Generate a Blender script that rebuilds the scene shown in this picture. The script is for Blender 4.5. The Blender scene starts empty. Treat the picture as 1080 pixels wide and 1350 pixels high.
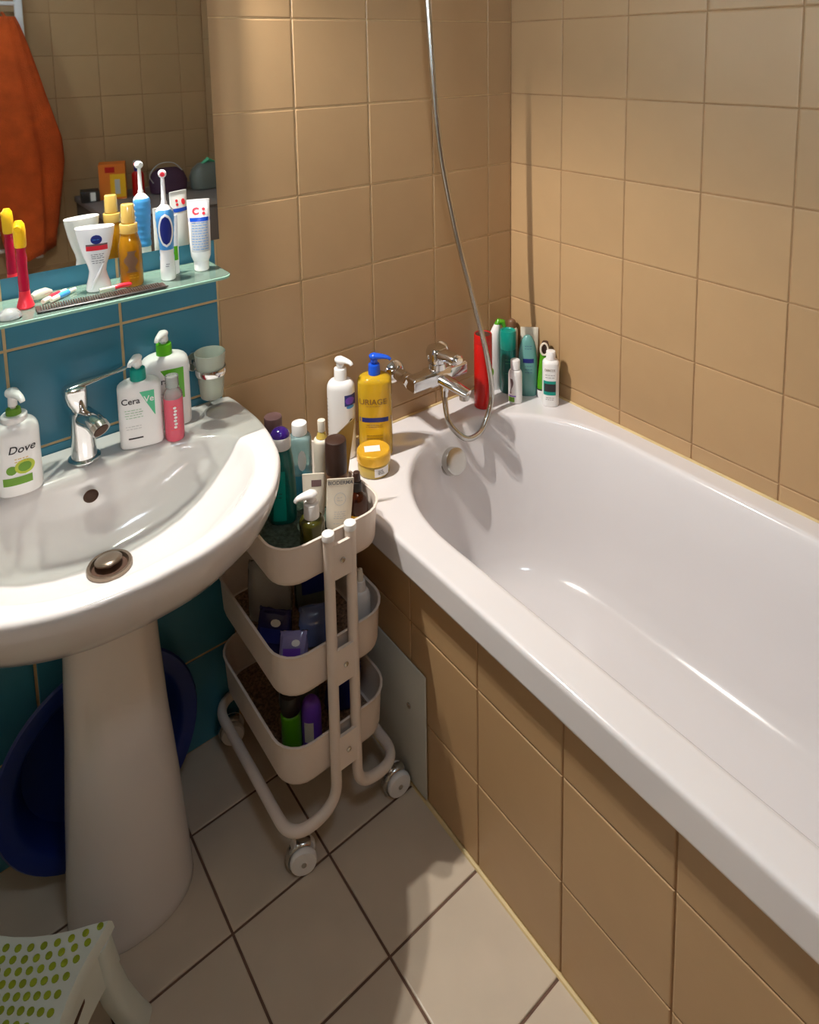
import bpy, math, random
from mathutils import Vector, Matrix

random.seed(7)
SC = bpy.context.scene
COL = SC.collection
PI = math.pi
R = math.radians

# ------------------------------------------------------------------ camera
cd = bpy.data.cameras.new('camera')
cd.sensor_fit = 'HORIZONTAL'
cd.sensor_width = 36.0
cd.lens = 927.245 / 1080 * 36.0
cd.shift_x = (540 - 549.57) / 1080
cd.shift_y = (183.871 - 675) / 1080
cd.clip_start = 0.02
cam = bpy.data.objects.new('camera', cd)
cam.location = (-1.4487, -1.4080, 1.5443)
cam.rotation_euler = (R(82.698), R(0.9118), R(-38.2594))
COL.objects.link(cam)
SC.camera = cam

# ------------------------------------------------------------------ world, lights, exposure
SC.view_settings.view_transform = 'Standard'
SC.view_settings.look = 'None'
SC.view_settings.gamma = 1
SC.view_settings.use_curve_mapping = False
SC.view_settings.exposure = 0.0
w = bpy.data.worlds.new('world')
SC.world = w
w.use_nodes = True
w.node_tree.nodes['Background'].inputs[0].default_value = (0.62, 0.78, 1.0, 1)
w.node_tree.nodes['Background'].inputs[1].default_value = 0.35

LAMP_Y, LAMP_Z = -0.050, 1.96
LAMP_X = (-1.185, -1.115)
LAMP_W = 48.0
LAMP_COL = (1.0, 0.945, 0.87)
for lx in LAMP_X:
    ld = bpy.data.lights.new('mirror_spot', 'SPOT')
    ld.energy = LAMP_W
    ld.color = LAMP_COL
    ld.spot_size = R(138)
    ld.spot_blend = 0.6
    ld.shadow_soft_size = 0.009
    lo = bpy.data.objects.new('mirror_spot', ld)
    lo.location = (lx, LAMP_Y, LAMP_Z)
    COL.objects.link(lo)
# cool fill light: added glowing panes out of view, built with the room
FILL_WIN_EMIT = 42.0
FILL_DOME_EMIT = 21.0
FILL_DOME_COL = (0.70, 0.85, 1.0, 1)         # glow of the added ceiling dome, fill light only
FILL_WIN_COL = (0.75, 0.87, 1.0, 1)


# ------------------------------------------------------------------ materials
def lin(c):
    return tuple(((v / 255) / 12.92 if v / 255 <= 0.04045 else ((v / 255 + 0.055) / 1.055) ** 2.4) for v in c)


def nodes_of(name):
    m = bpy.data.materials.new(name)
    m.use_nodes = True
    return m, m.node_tree.nodes, m.node_tree.links, m.node_tree.nodes['Principled BSDF']


def mat(name, c, rough=0.4, metal=0.0, var=0.06, scale=8.0, bump=0.0, bscale=60.0, coat=0.0, per_object=0.0, sub=0.0, wear=None):
    m, N, L, P = nodes_of(name)
    c = lin(c)
    tc = N.new('ShaderNodeTexCoord')
    nz = N.new('ShaderNodeTexNoise')
    nz.inputs['Scale'].default_value = scale
    nz.inputs['Detail'].default_value = 4
    L.new(tc.outputs['Object'], nz.inputs['Vector'])
    mr = N.new('ShaderNodeMapRange')
    mr.inputs[1].default_value, mr.inputs[2].default_value = 0.3, 0.7
    mr.inputs[3].default_value, mr.inputs[4].default_value = 1 - var, 1 + var
    L.new(nz.outputs['Fac'], mr.inputs[0])
    val = mr.outputs[0]
    if per_object:
        oi = N.new('ShaderNodeObjectInfo')
        m2 = N.new('ShaderNodeMapRange')
        m2.inputs[3].default_value, m2.inputs[4].default_value = 1 - per_object, 1 + per_object
        L.new(oi.outputs['Random'], m2.inputs[0])
        mu = N.new('ShaderNodeMath')
        mu.operation = 'MULTIPLY'
        L.new(val, mu.inputs[0])
        L.new(m2.outputs[0], mu.inputs[1])
        val = mu.outputs[0]
    hs = N.new('ShaderNodeHueSaturation')
    hs.inputs['Color'].default_value = (*c, 1)
    L.new(val, hs.inputs['Value'])
    L.new(hs.outputs[0], P.inputs['Base Color'])
    P.inputs['Roughness'].default_value = rough
    P.inputs['Metallic'].default_value = metal
    if coat:
        P.inputs['Coat Weight'].default_value = coat
        P.inputs['Coat Roughness'].default_value = 0.06
    if sub:
        P.inputs['Subsurface Weight'].default_value = sub
        P.inputs['Subsurface Radius'].default_value = (0.01, 0.008, 0.006)
    if bump:
        n2 = N.new('ShaderNodeTexNoise')
        n2.inputs['Scale'].default_value = bscale
        n2.inputs['Detail'].default_value = 5
        L.new(tc.outputs['Object'], n2.inputs['Vector'])
        b = N.new('ShaderNodeBump')
        b.inputs['Strength'].default_value = bump
        b.inputs['Distance'].default_value = 0.004
        L.new(n2.outputs['Fac'], b.inputs['Height'])
        L.new(b.outputs[0], P.inputs['Normal'])
    return m


def clear(name, c, t=0.6, rough=0.08, body=None):
    """see-through plastic or glass: tinted transparency + a diffuse share + a fresnel gloss"""
    m, N, L, P = nodes_of(name)
    cl = lin(c)
    tc = N.new('ShaderNodeTexCoord')
    nz = N.new('ShaderNodeTexNoise')
    nz.inputs['Scale'].default_value = 12
    L.new(tc.outputs['Object'], nz.inputs['Vector'])
    mr = N.new('ShaderNodeMapRange')
    mr.inputs[3].default_value, mr.inputs[4].default_value = max(t - 0.06, 0), min(t + 0.06, 1)
    L.new(nz.outputs['Fac'], mr.inputs[0])
    tr = N.new('ShaderNodeBsdfTransparent')
    tr.inputs[0].default_value = (*cl, 1)
    P.inputs['Base Color'].default_value = (*(lin(body) if body else cl), 1)
    P.inputs['Roughness'].default_value = rough
    mx = N.new('ShaderNodeMixShader')
    L.new(mr.outputs[0], mx.inputs[0])
    L.new(P.outputs[0], mx.inputs[1])
    L.new(tr.outputs[0], mx.inputs[2])
    gl = N.new('ShaderNodeBsdfGlossy')
    gl.inputs['Roughness'].default_value = rough
    fr = N.new('ShaderNodeFresnel')
    fr.inputs[0].default_value = 1.3
    m2 = N.new('ShaderNodeMixShader')
    L.new(fr.outputs[0], m2.inputs[0])
    L.new(mx.outputs[0], m2.inputs[1])
    L.new(gl.outputs[0], m2.inputs[2])
    L.new(m2.outputs[0], N['Material Output'].inputs[0])
    return m


M = {}
M['beige_tile'] = mat('beige_tile', (182, 148, 107), 0.40, var=0.05, scale=5, bump=0.05, bscale=90, per_object=0.04)
M['blue_tile'] = mat('blue_tile', (54, 122, 146), 0.35, var=0.10, scale=6, bump=0.05, bscale=70, per_object=0.06)
M['floor_tile'] = mat('floor_tile', (198, 182, 162), 0.38, var=0.06, scale=9, bump=0.05, bscale=60, per_object=0.03)
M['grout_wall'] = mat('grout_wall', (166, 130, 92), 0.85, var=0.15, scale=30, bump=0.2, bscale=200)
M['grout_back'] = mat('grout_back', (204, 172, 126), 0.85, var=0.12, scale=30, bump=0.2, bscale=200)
M['grout_floor'] = mat('grout_floor', (104, 78, 64), 0.9, var=0.25, scale=25, bump=0.2, bscale=200)
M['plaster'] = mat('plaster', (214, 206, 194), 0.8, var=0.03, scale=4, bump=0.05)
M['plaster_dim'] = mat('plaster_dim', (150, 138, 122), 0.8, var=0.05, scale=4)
M['cab_grey'] = mat('cab_grey', (92, 82, 76), 0.6, var=0.05)
M['cab_top'] = mat('cab_top', (130, 124, 122), 0.5, var=0.05)
M['caulk'] = mat('caulk', (214, 190, 140), 0.6, var=0.1, scale=20)
M['acrylic'] = mat('acrylic', (228, 224, 225), 0.14, var=0.015, scale=3, coat=0.3)
M['porcelain'] = mat('porcelain', (217, 213, 211), 0.12, var=0.015, scale=3, coat=0.3)
M['chrome'] = mat('chrome', (225, 225, 225), 0.09, 1.0, var=0.03)
M['dull_chrome'] = mat('dull_chrome', (200, 198, 192), 0.22, 1.0, var=0.05)
M['aged_metal'] = mat('aged_metal', (150, 134, 118), 0.28, 0.9, var=0.1)
M['dark_hole'] = mat('dark_hole', (70, 42, 22), 0.6)
M['cart_white'] = mat('cart_white', (232, 218, 206), 0.42, var=0.02, bump=0.02, bscale=150)
M['white'] = mat('white', (240, 238, 236), 0.35, var=0.02)
M['white_gloss'] = mat('white_gloss', (244, 242, 240), 0.16, var=0.01, coat=0.3)
M['offwhite'] = mat('offwhite', (232, 222, 204), 0.4, var=0.02)
M['grey_label'] = mat('grey_label', (120, 118, 122), 0.5)
M['pale_grey'] = mat('pale_grey', (196, 196, 196), 0.5)
M['ink'] = mat('ink', (46, 42, 46), 0.6)
M['brown_ink'] = mat('brown_ink', (120, 84, 30), 0.6)
M['green_ink'] = mat('green_ink', (150, 190, 150), 0.6)
M['navy'] = mat('navy', (26, 40, 120), 0.3)
M['royal'] = mat('royal', (24, 84, 206), 0.25, coat=0.3)
M['sky'] = mat('sky', (70, 150, 214), 0.3)
M['teal'] = mat('teal', (8, 150, 134), 0.3)
M['dark_teal'] = mat('dark_teal', (4, 100, 92), 0.3, coat=0.2)
M['mint'] = mat('mint', (84, 196, 146), 0.5)
M['lime'] = mat('lime', (92, 180, 22), 0.3)
M['leaf'] = mat('leaf', (110, 160, 40), 0.5)
M['limeslice'] = mat('limeslice', (190, 204, 60), 0.5)
M['green'] = mat('green', (82, 160, 16), 0.25, coat=0.3)
M['pink'] = clear('pink', (250, 110, 130), 0.25, 0.12, (246, 96, 122))
M['clear'] = clear('clear', (238, 240, 238), 0.72, 0.06)
M['frost'] = clear('frost', (226, 232, 214), 0.42, 0.35, (206, 212, 196))
M['shelf_glass'] = clear('shelf_glass', (238, 243, 239), 0.74, 0.12, (176, 210, 192))
M['shelf_edge'] = clear('shelf_edge', (150, 205, 180), 0.25, 0.25, (170, 216, 194))
M['amber_liquid'] = clear('amber_liquid', (244, 184, 40), 0.5, 0.06, (216, 150, 24))
M['yellow_liquid'] = clear('yellow_liquid', (255, 226, 84), 0.45, 0.07, (250, 206, 52))
M['gold_clear'] = clear('gold_clear', (252, 228, 140), 0.4, 0.08, (248, 216, 110))
M['gold'] = mat('gold', (238, 186, 58), 0.26, 0.3, var=0.06, coat=0.3)
M['gold_cap'] = clear('gold_cap', (248, 222, 140), 0.35, 0.12, (242, 204, 110))
M['amber_glass'] = clear('amber_glass', (120, 50, 14), 0.25, 0.06, (70, 26, 8))
M['olive'] = clear('olive', (104, 100, 24), 0.2, 0.1, (74, 72, 18))
M['aqua'] = clear('aqua', (206, 234, 236), 0.66, 0.06, (190, 224, 228))
M['blue_liquid'] = clear('blue_liquid', (120, 196, 214), 0.5, 0.08, (90, 176, 200))
M['aqua_bottle'] = clear('aqua_bottle', (120, 178, 172), 0.15, 0.2, (112, 172, 166))
M['black'] = mat('black', (34, 28, 26), 0.4)
M['dark_brown'] = mat('dark_brown', (62, 40, 32), 0.4)
M['brown'] = mat('brown', (128, 92, 66), 0.4)
M['mauve'] = mat('mauve', (112, 84, 84), 0.45)
M['purple'] = mat('purple', (58, 26, 130), 0.15, coat=0.5)
M['violet'] = mat('violet', (116, 66, 190), 0.35)
M['red'] = mat('red', (196, 16, 12), 0.3, coat=0.2)
M['redcap'] = clear('redcap', (150, 120, 110), 0.4, 0.1, (96, 66, 62))
M['bright_red'] = mat('bright_red', (232, 46, 62), 0.3)
M['crimson'] = clear('crimson', (214, 24, 60), 0.2, 0.15, (206, 22, 64))
M['orange'] = mat('orange', (232, 120, 20), 0.5)
M['yellow'] = mat('yellow', (250, 190, 24), 0.3)
M['towel'] = mat('towel', (205, 84, 24), 0.95, var=0.18, scale=14, bump=0.9, bscale=220)
M['bin_blue'] = mat('bin_blue', (12, 40, 116), 0.35)
M['stool_white'] = mat('stool_white', (214, 222, 214), 0.45, var=0.02)
M['dot_green'] = mat('dot_green', (150, 168, 28), 0.7, var=0.15, per_object=0.12)
M['mat_green'] = mat('mat_green', (70, 84, 70), 0.95, var=0.5, scale=120, bump=1.0, bscale=260)
M['mesh_brown'] = mat('mesh_brown', (150, 120, 96), 0.8, var=0.6, scale=160, bump=1.0, bscale=300)
M['grey_board'] = mat('grey_board', (196, 196, 188), 0.6, var=0.05, bump=0.05)
M['bag_grey'] = clear('bag_grey', (170, 176, 168), 0.3, 0.35, (130, 138, 130))
M['plum'] = mat('plum', (70, 40, 66), 0.7)
M['lilac_film'] = clear('lilac_film', (210, 200, 236), 0.3, 0.15, (170, 160, 214))
M['dark_film'] = mat('dark_film', (44, 42, 92), 0.25)
M['blue_film'] = clear('blue_film', (170, 186, 226), 0.3, 0.15, (110, 126, 176))
M['kraft'] = clear('kraft', (206, 166, 84), 0.2, 0.3, (196, 152, 74))
m, N_, L_, P_ = nodes_of('mirror_glass')
P_.inputs['Base Color'].default_value = (0.86, 0.88, 0.86, 1)
P_.inputs['Metallic'].default_value = 1
tx = N_.new('ShaderNodeTexNoise')
tx.inputs['Scale'].default_value = 3
mm_ = N_.new('ShaderNodeMapRange')
mm_.inputs[3].default_value, mm_.inputs[4].default_value = 0.0, 0.03
L_.new(tx.outputs['Fac'], mm_.inputs[0])
L_.new(mm_.outputs[0], P_.inputs['Roughness'])
M['mirror'] = m
m, N_, L_, P_ = nodes_of('lamp_glow')
P_.inputs['Emission Color'].default_value = (1, 0.85, 0.65, 1)
P_.inputs['Emission Strength'].default_value = 6
M['glow'] = m


m, N_, L_, P_ = nodes_of('fill_pane_glow')  # emission of the added fill pane in the left wall
P_.inputs['Emission Color'].default_value = FILL_WIN_COL
P_.inputs['Emission Strength'].default_value = FILL_WIN_EMIT
M['fill_pane_glow'] = m
m, N_, L_, P_ = nodes_of('fill_pane_glow_strong')  # far-wall fill pane, also added, glows stronger than the first
P_.inputs['Emission Color'].default_value = FILL_WIN_COL
P_.inputs['Emission Strength'].default_value = 1.85 * FILL_WIN_EMIT
M['fill_pane_glow_strong'] = m
m, N_, L_, P_ = nodes_of('fill_dome_glow')
P_.inputs['Emission Color'].default_value = FILL_DOME_COL
P_.inputs['Emission Strength'].default_value = FILL_DOME_EMIT
M['fill_dome_glow'] = m


# ------------------------------------------------------------------ geometry helpers
class G:
    def __init__(s):
        s.v, s.f = [], []

    def loft(s, rings, cap0=True, cap1=True, closed=True):
        n = len(rings[0])
        b = len(s.v)
        for r in rings:
            s.v += [tuple(p) for p in r]
        for i in range(len(rings) - 1):
            for j in range(n if closed else n - 1):
                k = (j + 1) % n
                s.f.append((b + i * n + j, b + i * n + k, b + (i + 1) * n + k, b + (i + 1) * n + j))
        if cap0:
            s.f.append(tuple(b + j for j in reversed(range(n))))
        if cap1:
            o = b + (len(rings) - 1) * n
            s.f.append(tuple(o + j for j in range(n)))
        return s

    def secs(s, secs, n=32, cap0=True, cap1=True):
        return s.loft([ring(q, n) for q in secs], cap0, cap1)

    def box(s, x0, x1, y0, y1, z0, z1, b=0.0):
        if b <= 0:
            o = len(s.v)
            s.v += [(x0, y0, z0), (x1, y0, z0), (x1, y1, z0), (x0, y1, z0), (x0, y0, z1), (x1, y0, z1), (x1, y1, z1), (x0, y1, z1)]
            s.f += [tuple(o + i for i in q) for q in ((3, 2, 1, 0), (4, 5, 6, 7), (0, 1, 5, 4), (1, 2, 6, 5), (2, 3, 7, 6), (3, 0, 4, 7))]
            return s

        def rr(z, ins):
            pts = []
            for cx, cy, a0 in ((x1 - b, y1 - b, 0), (x0 + b, y1 - b, 90), (x0 + b, y0 + b, 180), (x1 - b, y0 + b, 270)):
                for k in range(4):
                    a = R(a0 + 30 * k)
                    pts.append((cx + (b - ins) * math.cos(a), cy + (b - ins) * math.sin(a), z))
            return pts
        c = b * 0.6
        return s.loft([rr(z0, c), rr(z0 + c * 0.4, c * 0.3), rr(z0 + c, 0), rr(z1 - c, 0), rr(z1 - c * 0.4, c * 0.3), rr(z1, c)])

    def tube(s, pts, rad, n=12, flat=1.0, closed=False, caps=True, up=None):
        pts = [Vector(p) for p in pts]
        m = len(pts)
        if not hasattr(rad, '__len__'):
            rad = [rad] * m
        rings = []
        prev = None
        for i, p in enumerate(pts):
            if closed:
                t = pts[(i + 1) % m] - pts[i - 1]
            else:
                t = pts[min(i + 1, m - 1)] - pts[max(i - 1, 0)]
            t.normalize()
            if prev is None:
                a = Vector(up) if up else (Vector((0, 0, 1)) if abs(t.z) < 0.9 else Vector((0, 1, 0)))
                u = (a - t * a.dot(t)).normalized()
            else:
                u = (prev - t * prev.dot(t)).normalized()
            prev = u
            v = t.cross(u)
            rings.append([p + (u * math.cos(2 * PI * k / n) * flat + v * math.sin(2 * PI * k / n)) * rad[i] for k in range(n)])
        if closed:
            rings.append(rings[0])
            return s.loft(rings, False, False)
        return s.loft(rings, caps, caps)

    def xf(s, mtx):
        s.v = [tuple(mtx @ Vector(p)) for p in s.v]
        return s

    def obj(s, name, m, parent=None, smooth=True, angle=40, label=None, kind=None):
        me = mesh_of(name, s.v, s.f, M[m] if isinstance(m, str) else m, smooth, angle)
        o = bpy.data.objects.new(name, me)
        COL.objects.link(o)
        if parent:
            o.parent = parent
        if label:
            o['label'] = label
        if kind:
            o['kind'] = kind
        return o


def mesh_of(name, v, f, m, smooth=True, angle=40):
    me = bpy.data.meshes.new(name)
    me.from_pydata(v, [], f)
    if smooth:
        me.polygons.foreach_set('use_smooth', [True] * len(me.polygons))
        me.update()
        me.set_sharp_from_angle(angle=R(angle))
    me.materials.append(m)
    me.update()
    return me


def ring(q, n=32):
    """q = (z, rx, ry, exponent, ox, oy)"""
    z, rx, ry = q[:3]
    e = q[3] if len(q) > 3 else 2.0
    ox, oy = (q[4], q[5]) if len(q) > 5 else (0, 0)
    out = []
    for k in range(n):
        a = 2 * PI * k / n
        c, s_ = math.cos(a), math.sin(a)
        out.append((ox + rx * math.copysign(abs(c) ** (2 / e), c), oy + ry * math.copysign(abs(s_) ** (2 / e), s_), z))
    return out


def spline(pts, n=8, closed=False):
    P = [Vector(p) for p in pts]
    m = len(P)
    out = []
    for i in range(m if closed else m - 1):
        if closed:
            a, b, c, d = P[i - 1], P[i], P[(i + 1) % m], P[(i + 2) % m]
        else:
            a, b, c, d = P[max(i - 1, 0)], P[i], P[i + 1], P[min(i + 2, m - 1)]
        for k in range(n):
            t = k / n
            out.append(0.5 * ((2 * b) + (c - a) * t + (2 * a - 5 * b + 4 * c - d) * t * t + (3 * b - a - 3 * c + d) * t ** 3))
    if not closed:
        out.append(P[-1])
    return out


def arc_path(pts, r, n=6):
    """polyline with its corners rounded to radius r"""
    P = [Vector(p) for p in pts]
    out = [P[0]]
    for i in range(1, len(P) - 1):
        a, b, c = P[i - 1], P[i], P[i + 1]
        u, v = (a - b).normalized(), (c - b).normalized()
        d = min(r, (a - b).length * 0.49, (c - b).length * 0.49)
        p0, p1 = b + u * d, b + v * d
        for k in range(n + 1):
            t = k / n
            out.append(p0 * (1 - t) ** 2 + b * 2 * t * (1 - t) + p1 * t * t)
    out.append(P[-1])
    return out


def thing(name, label, cat, loc=(0, 0, 0), rz=0, group=None, tilt=(0, 0)):
    o = bpy.data.objects.new(name, None)
    o.empty_display_size = 0.05
    COL.objects.link(o)
    o.location = loc
    o.rotation_euler = (R(tilt[0]), R(tilt[1]), R(rz))
    o['label'] = label
    o['category'] = cat
    if group:
        o['group'] = group
    return o


def struct(o):
    o['kind'] = 'structure'
    return o


# bottle bodies as lists of sections -------------------------------------------------
def bsecs(h, rx, ry, e=2.0, sh=0.02, neck=0.01, br=0.004, z0=0.0, waist=None, taper=1.0):
    S = [(z0, rx - br, ry - br, e), (z0 + br * 0.3, rx - br * 0.3, ry - br * 0.3, e), (z0 + br, rx, ry, e)]
    for k in range(1, 5):
        t = k / 5
        f = 1 + (taper - 1) * t
        if waist:
            f *= 1 - waist * math.sin(PI * t)
        S.append((z0 + br + (h - sh - br) * t, rx * f, ry * f, e))
    rx1, ry1 = rx * taper, ry * taper
    for k in range(0, 6):
        a = PI / 2 * k / 5
        t = math.cos(a)
        S.append((z0 + h - sh + sh * math.sin(a), neck + (rx1 - neck) * t, neck + (ry1 - neck) * t, e + (2 - e) * (k / 5) ** 2))
    return S


def cyl(z0, z1, r, b=0.001, r1=None):
    r1 = r if r1 is None else r1
    return [(z0, r - b, r - b), (z0 + b, r, r), (z1 - b, r1, r1), (z1 - b * 0.3, r1 - b * 0.3, r1 - b * 0.3), (z1, r1 - b, r1 - b)]


def at_z(S, z):
    for a, b in zip(S, S[1:]):
        if a[0] <= z <= b[0] and b[0] > a[0]:
            t = (z - a[0]) / (b[0] - a[0])
            A = list(a) + [2.0, 0, 0][len(a) - 3:]
            B = list(b) + [2.0, 0, 0][len(b) - 3:]
            return [p + (q - p) * t for p, q in zip(A, B)]
    q = S[-1] if z > S[-1][0] else S[0]
    return list(q) + [2.0, 0, 0][len(q) - 3:]


def skin_pt(S, x, z, eps, back=False):
    _, rx, ry, e, ox, oy = at_z(S, z)
    t = min(abs(x - ox) / rx, 0.985)
    y = ry * (1 - t ** e) ** (1 / e)
    return (x, oy + (y + eps if back else -y - eps), z)


def patch(S, z0, z1, xl, xr, parent, m, name='label', eps=0.0004, nz=8, nx=10, label=None, back=False):
    """a print on the front of a body; xl / xr are numbers or functions of z"""
    fl = xl if callable(xl) else (lambda z: xl)
    fr = xr if callable(xr) else (lambda z: xr)
    v, f = [], []
    for i in range(nz + 1):
        z = z0 + (z1 - z0) * i / nz
        for j in range(nx + 1):
            v.append(skin_pt(S, fl(z) + (fr(z) - fl(z)) * j / nx, z, eps, back))
    for i in range(nz):
        for j in range(nx):
            a = i * (nx + 1) + j
            f.append((a, a + 1, a + nx + 2, a + nx + 1))
    g = G()
    g.v, g.f = v, f
    return g.obj(name, m, parent, label=label)


def oval(S, cx, cz, rx, rz, parent, m, name='emblem', eps=0.0005, label=None, back=False):
    def half(z):
        t = max(0.0, 1 - ((z - cz) / rz) ** 2)
        return rx * math.sqrt(t) + 1e-5
    return patch(S, cz - rz, cz + rz, lambda z: cx - half(z), lambda z: cx + half(z), parent, m, name, eps, nz=14, nx=8, label=label, back=back)


def text(S, s, cx, cz, size, parent, m='ink', eps=0.0007, name='lettering', bold=0.0, width=None, shear=0.0):
    cu = bpy.data.curves.new('t', 'FONT')
    cu.body = s
    cu.size = size
    cu.align_x = 'CENTER'
    cu.align_y = 'CENTER'
    cu.offset = bold
    cu.shear = shear
    cu.resolution_u = 3
    o = bpy.data.objects.new('t', cu)
    COL.objects.link(o)
    dg = bpy.context.evaluated_depsgraph_get()
    dg.update()
    me = bpy.data.meshes.new_from_object(o.evaluated_get(dg))
    bpy.data.objects.remove(o)
    bpy.data.curves.remove(cu)
    xs = [v.co.x for v in me.vertices] or [0]
    k = (width / max(max(xs) - min(xs), 1e-6)) if width else 1.0
    for v in me.vertices:
        v.co = skin_pt(S, cx + v.co.x * k, cz + v.co.y, eps)
    me.materials.clear()
    me.materials.append(M[m])
    me.name = name
    ob = bpy.data.objects.new(name, me)
    COL.objects.link(ob)
    ob.parent = parent
    return ob


def lines(S, zs, xl, xr, parent, m='pale_grey', th=0.0012, name='fine_print', eps=0.0005):
    """rows of print too small to read, as thin strips in one part"""
    v, f = [], []
    for z in zs:
        x = xl + random.random() * 0.002
        while x < xr - 0.002:
            L = min(random.uniform(0.003, 0.008), xr - x)
            b = len(v)
            for i in range(5):
                xx = x + L * i / 4
                v.append(skin_pt(S, xx, z, eps))
                v.append(skin_pt(S, xx, z + th, eps))
            f += [(b + 2 * i, b + 2 * i + 2, b + 2 * i + 3, b + 2 * i + 1) for i in range(4)]
            x += L + 0.0015
    g = G()
    g.v, g.f = v, f
    return g.obj(name, m, parent)


def pump(parent, z, r, col_m, head_m, yaw=0, h=0.045, collar=0.02, reach=0.03, hr=0.0085, stem_m=None):
    """dispenser pump: collar, stem and head with a spout"""
    c = G().secs(cyl(z, z + collar, r, 0.0015, r * 0.95), 28).obj('pump_collar', col_m, parent)
    G().secs(cyl(z + collar - 0.001, z + h - hr, r * 0.36, 0.0005), 16).obj('pump_stem', stem_m or head_m, parent)
    a = R(yaw)
    d = Vector((math.sin(a), -math.cos(a), 0))
    t = Vector((0, 0, z + h - hr * 0.9))
    back = t - d * hr * 1.1
    pts = [back, back + d * hr * 0.3 + Vector((0, 0, 0.001)), t + Vector((0, 0, 0.0015)), t + d * reach * 0.45 + Vector((0, 0, 0.002)), t + d * reach * 0.85, t + d * reach + Vector((0, 0, -0.005))]
    rad = [hr * 0.3, hr * 0.85, hr * 1.15, hr * 0.8, hr * 0.55, hr * 0.42]
    sp = spline(pts, 4)
    rr = [rad[min(int(i / 4), 5)] * (1 - (i % 4) / 4) + rad[min(int(i / 4) + 1, 5)] * ((i % 4) / 4) for i in range(len(sp))]
    g = G().tube(sp, rr, 14, 0.75)
    g.secs(cyl(z + collar + 0.004, z + h - hr * 0.8, r * 0.62, 0.0008, r * 0.55), 20)
    g.obj('pump_head', head_m, parent, angle=60)
    return c


# ------------------------------------------------------------------ the room
def slab(name, x0, x1, y0, y1, z0, z1, m):
    return struct(G().box(x0, x1, y0, y1, z0, z1).obj(name, m, smooth=False))


TILE_CACHE = {}


def tile_mesh(wd, ht, m, t=0.0048, b=0.0028):
    k = (round(wd, 4), round(ht, 4), m)
    if k in TILE_CACHE:
        return TILE_CACHE[k]
    g = G()

    def rc(ins, z):
        return [(ins, ins, z), (wd - ins, ins, z), (wd - ins, ht - ins, z), (ins, ht - ins, z)]
    g.loft([rc(0, 0), rc(0, t - b * 0.6), rc(b * 0.35, t - b * 0.15), rc(b, t)], False, True)
    me = mesh_of('tile', g.v, g.f, M[m], True, 9)
    TILE_CACHE[k] = me
    return me


def tiles(parent, origin, U, V, ucuts, vcuts, m, gap=0.003, hole=None, front=0.0):
    """tiles between the cut lines; the front faces lie on the plane through origin"""
    U, V = Vector(U), Vector(V)
    W = U.cross(V)
    O = Vector(origin)
    rot = Matrix((U, V, W)).transposed().to_4x4()
    rnd = random.Random(len(ucuts) * 31 + len(vcuts))
    for a, b in zip(ucuts, ucuts[1:]):
        for c, d in zip(vcuts, vcuts[1:]):
            if b - a < 0.012 or d - c < 0.012:
                continue
            mm = m(0.5 * (a + b), 0.5 * (c + d)) if callable(m) else m
            if mm is None:
                continue
            gp = 0.0052 if mm == 'blue_tile' else gap
            o = bpy.data.objects.new('tile', tile_mesh(b - a - gp, d - c - gp, mm))
            COL.objects.link(o)
            o.parent = parent
            p = O + U * (a + gp / 2) + V * (c + gp / 2) - W * (0.0048 + rnd.uniform(0.0, 0.0003))
            wob = Matrix.Rotation(rnd.uniform(-0.0005, 0.0005), 4, 'X') @ Matrix.Rotation(rnd.uniform(-0.0005, 0.0005), 4, 'Y')
            o.matrix_basis = Matrix.Translation(p - parent.location) @ rot @ wob


RX0, RY0, RH = -2.1, -2.30, 2.5         # room: x from RX0 to 0, y from RY0 to 0
GR = 0.0025                             # the grout lies this deep behind the tile faces
floor = slab('floor', RX0 - 0.1, 0.1, RY0 - 0.1, 0.1, -0.12, -GR, 'grout_floor')
ceiling = slab('ceiling', RX0 - 0.1, 0.1, RY0 - 0.1, 0.1, RH, RH + 0.1, 'plaster')
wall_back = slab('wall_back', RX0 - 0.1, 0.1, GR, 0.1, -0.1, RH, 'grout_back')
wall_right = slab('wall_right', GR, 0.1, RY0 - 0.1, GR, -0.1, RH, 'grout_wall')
VX0, VX1 = -2.02, -1.40                 # second squat opening, added for fill light in the far wall
g = G()
g.box(VX1, 0.1, RY0 - 0.36, RY0 - GR, -0.1, RH)
g.box(RX0 - 0.36, VX0, RY0 - 0.36, RY0 - GR, -0.1, RH)
g.box(VX0, VX1, RY0 - 0.36, RY0 - GR, -0.1, 1.62)
g.box(VX0, VX1, RY0 - 0.36, RY0 - GR, 1.80, RH)
wall_opposite = struct(g.obj('wall_opposite', 'grout_wall', smooth=False))
g = G()
for a, b, c, d in ((VX0, VX0 + 0.03, 1.62, 1.80), (VX1 - 0.03, VX1, 1.62, 1.80), (VX0, VX1, 1.62, 1.645), (VX0, VX1, 1.775, 1.80)):
    g.box(a, b, RY0 - 0.35, RY0 - 0.31, c, d)
fill_window_b = struct(g.obj('fill_window_2', 'white', smooth=False))
G().box(VX0 + 0.03, VX1 - 0.03, RY0 - 0.34, RY0 - 0.334, 1.645, 1.775).obj('pane', 'fill_pane_glow_strong', fill_window_b, False)  # glowing pane added to lift the back wall, out of view
g = G()
WY0, WY1, WZ0, WZ1, WD = -1.10, -0.35, 1.60, 1.86, 0.36      # added high opening; deep recess keeps its fill light off the floor
g.box(RX0 - WD, RX0, RY0 - 0.1, WY0, -0.1, RH)
g.box(RX0 - WD, RX0, WY1, GR, -0.1, RH)
g.box(RX0 - WD, RX0, WY0, WY1, -0.1, WZ0)
g.box(RX0 - WD, RX0, WY0, WY1, WZ1, RH)
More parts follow.
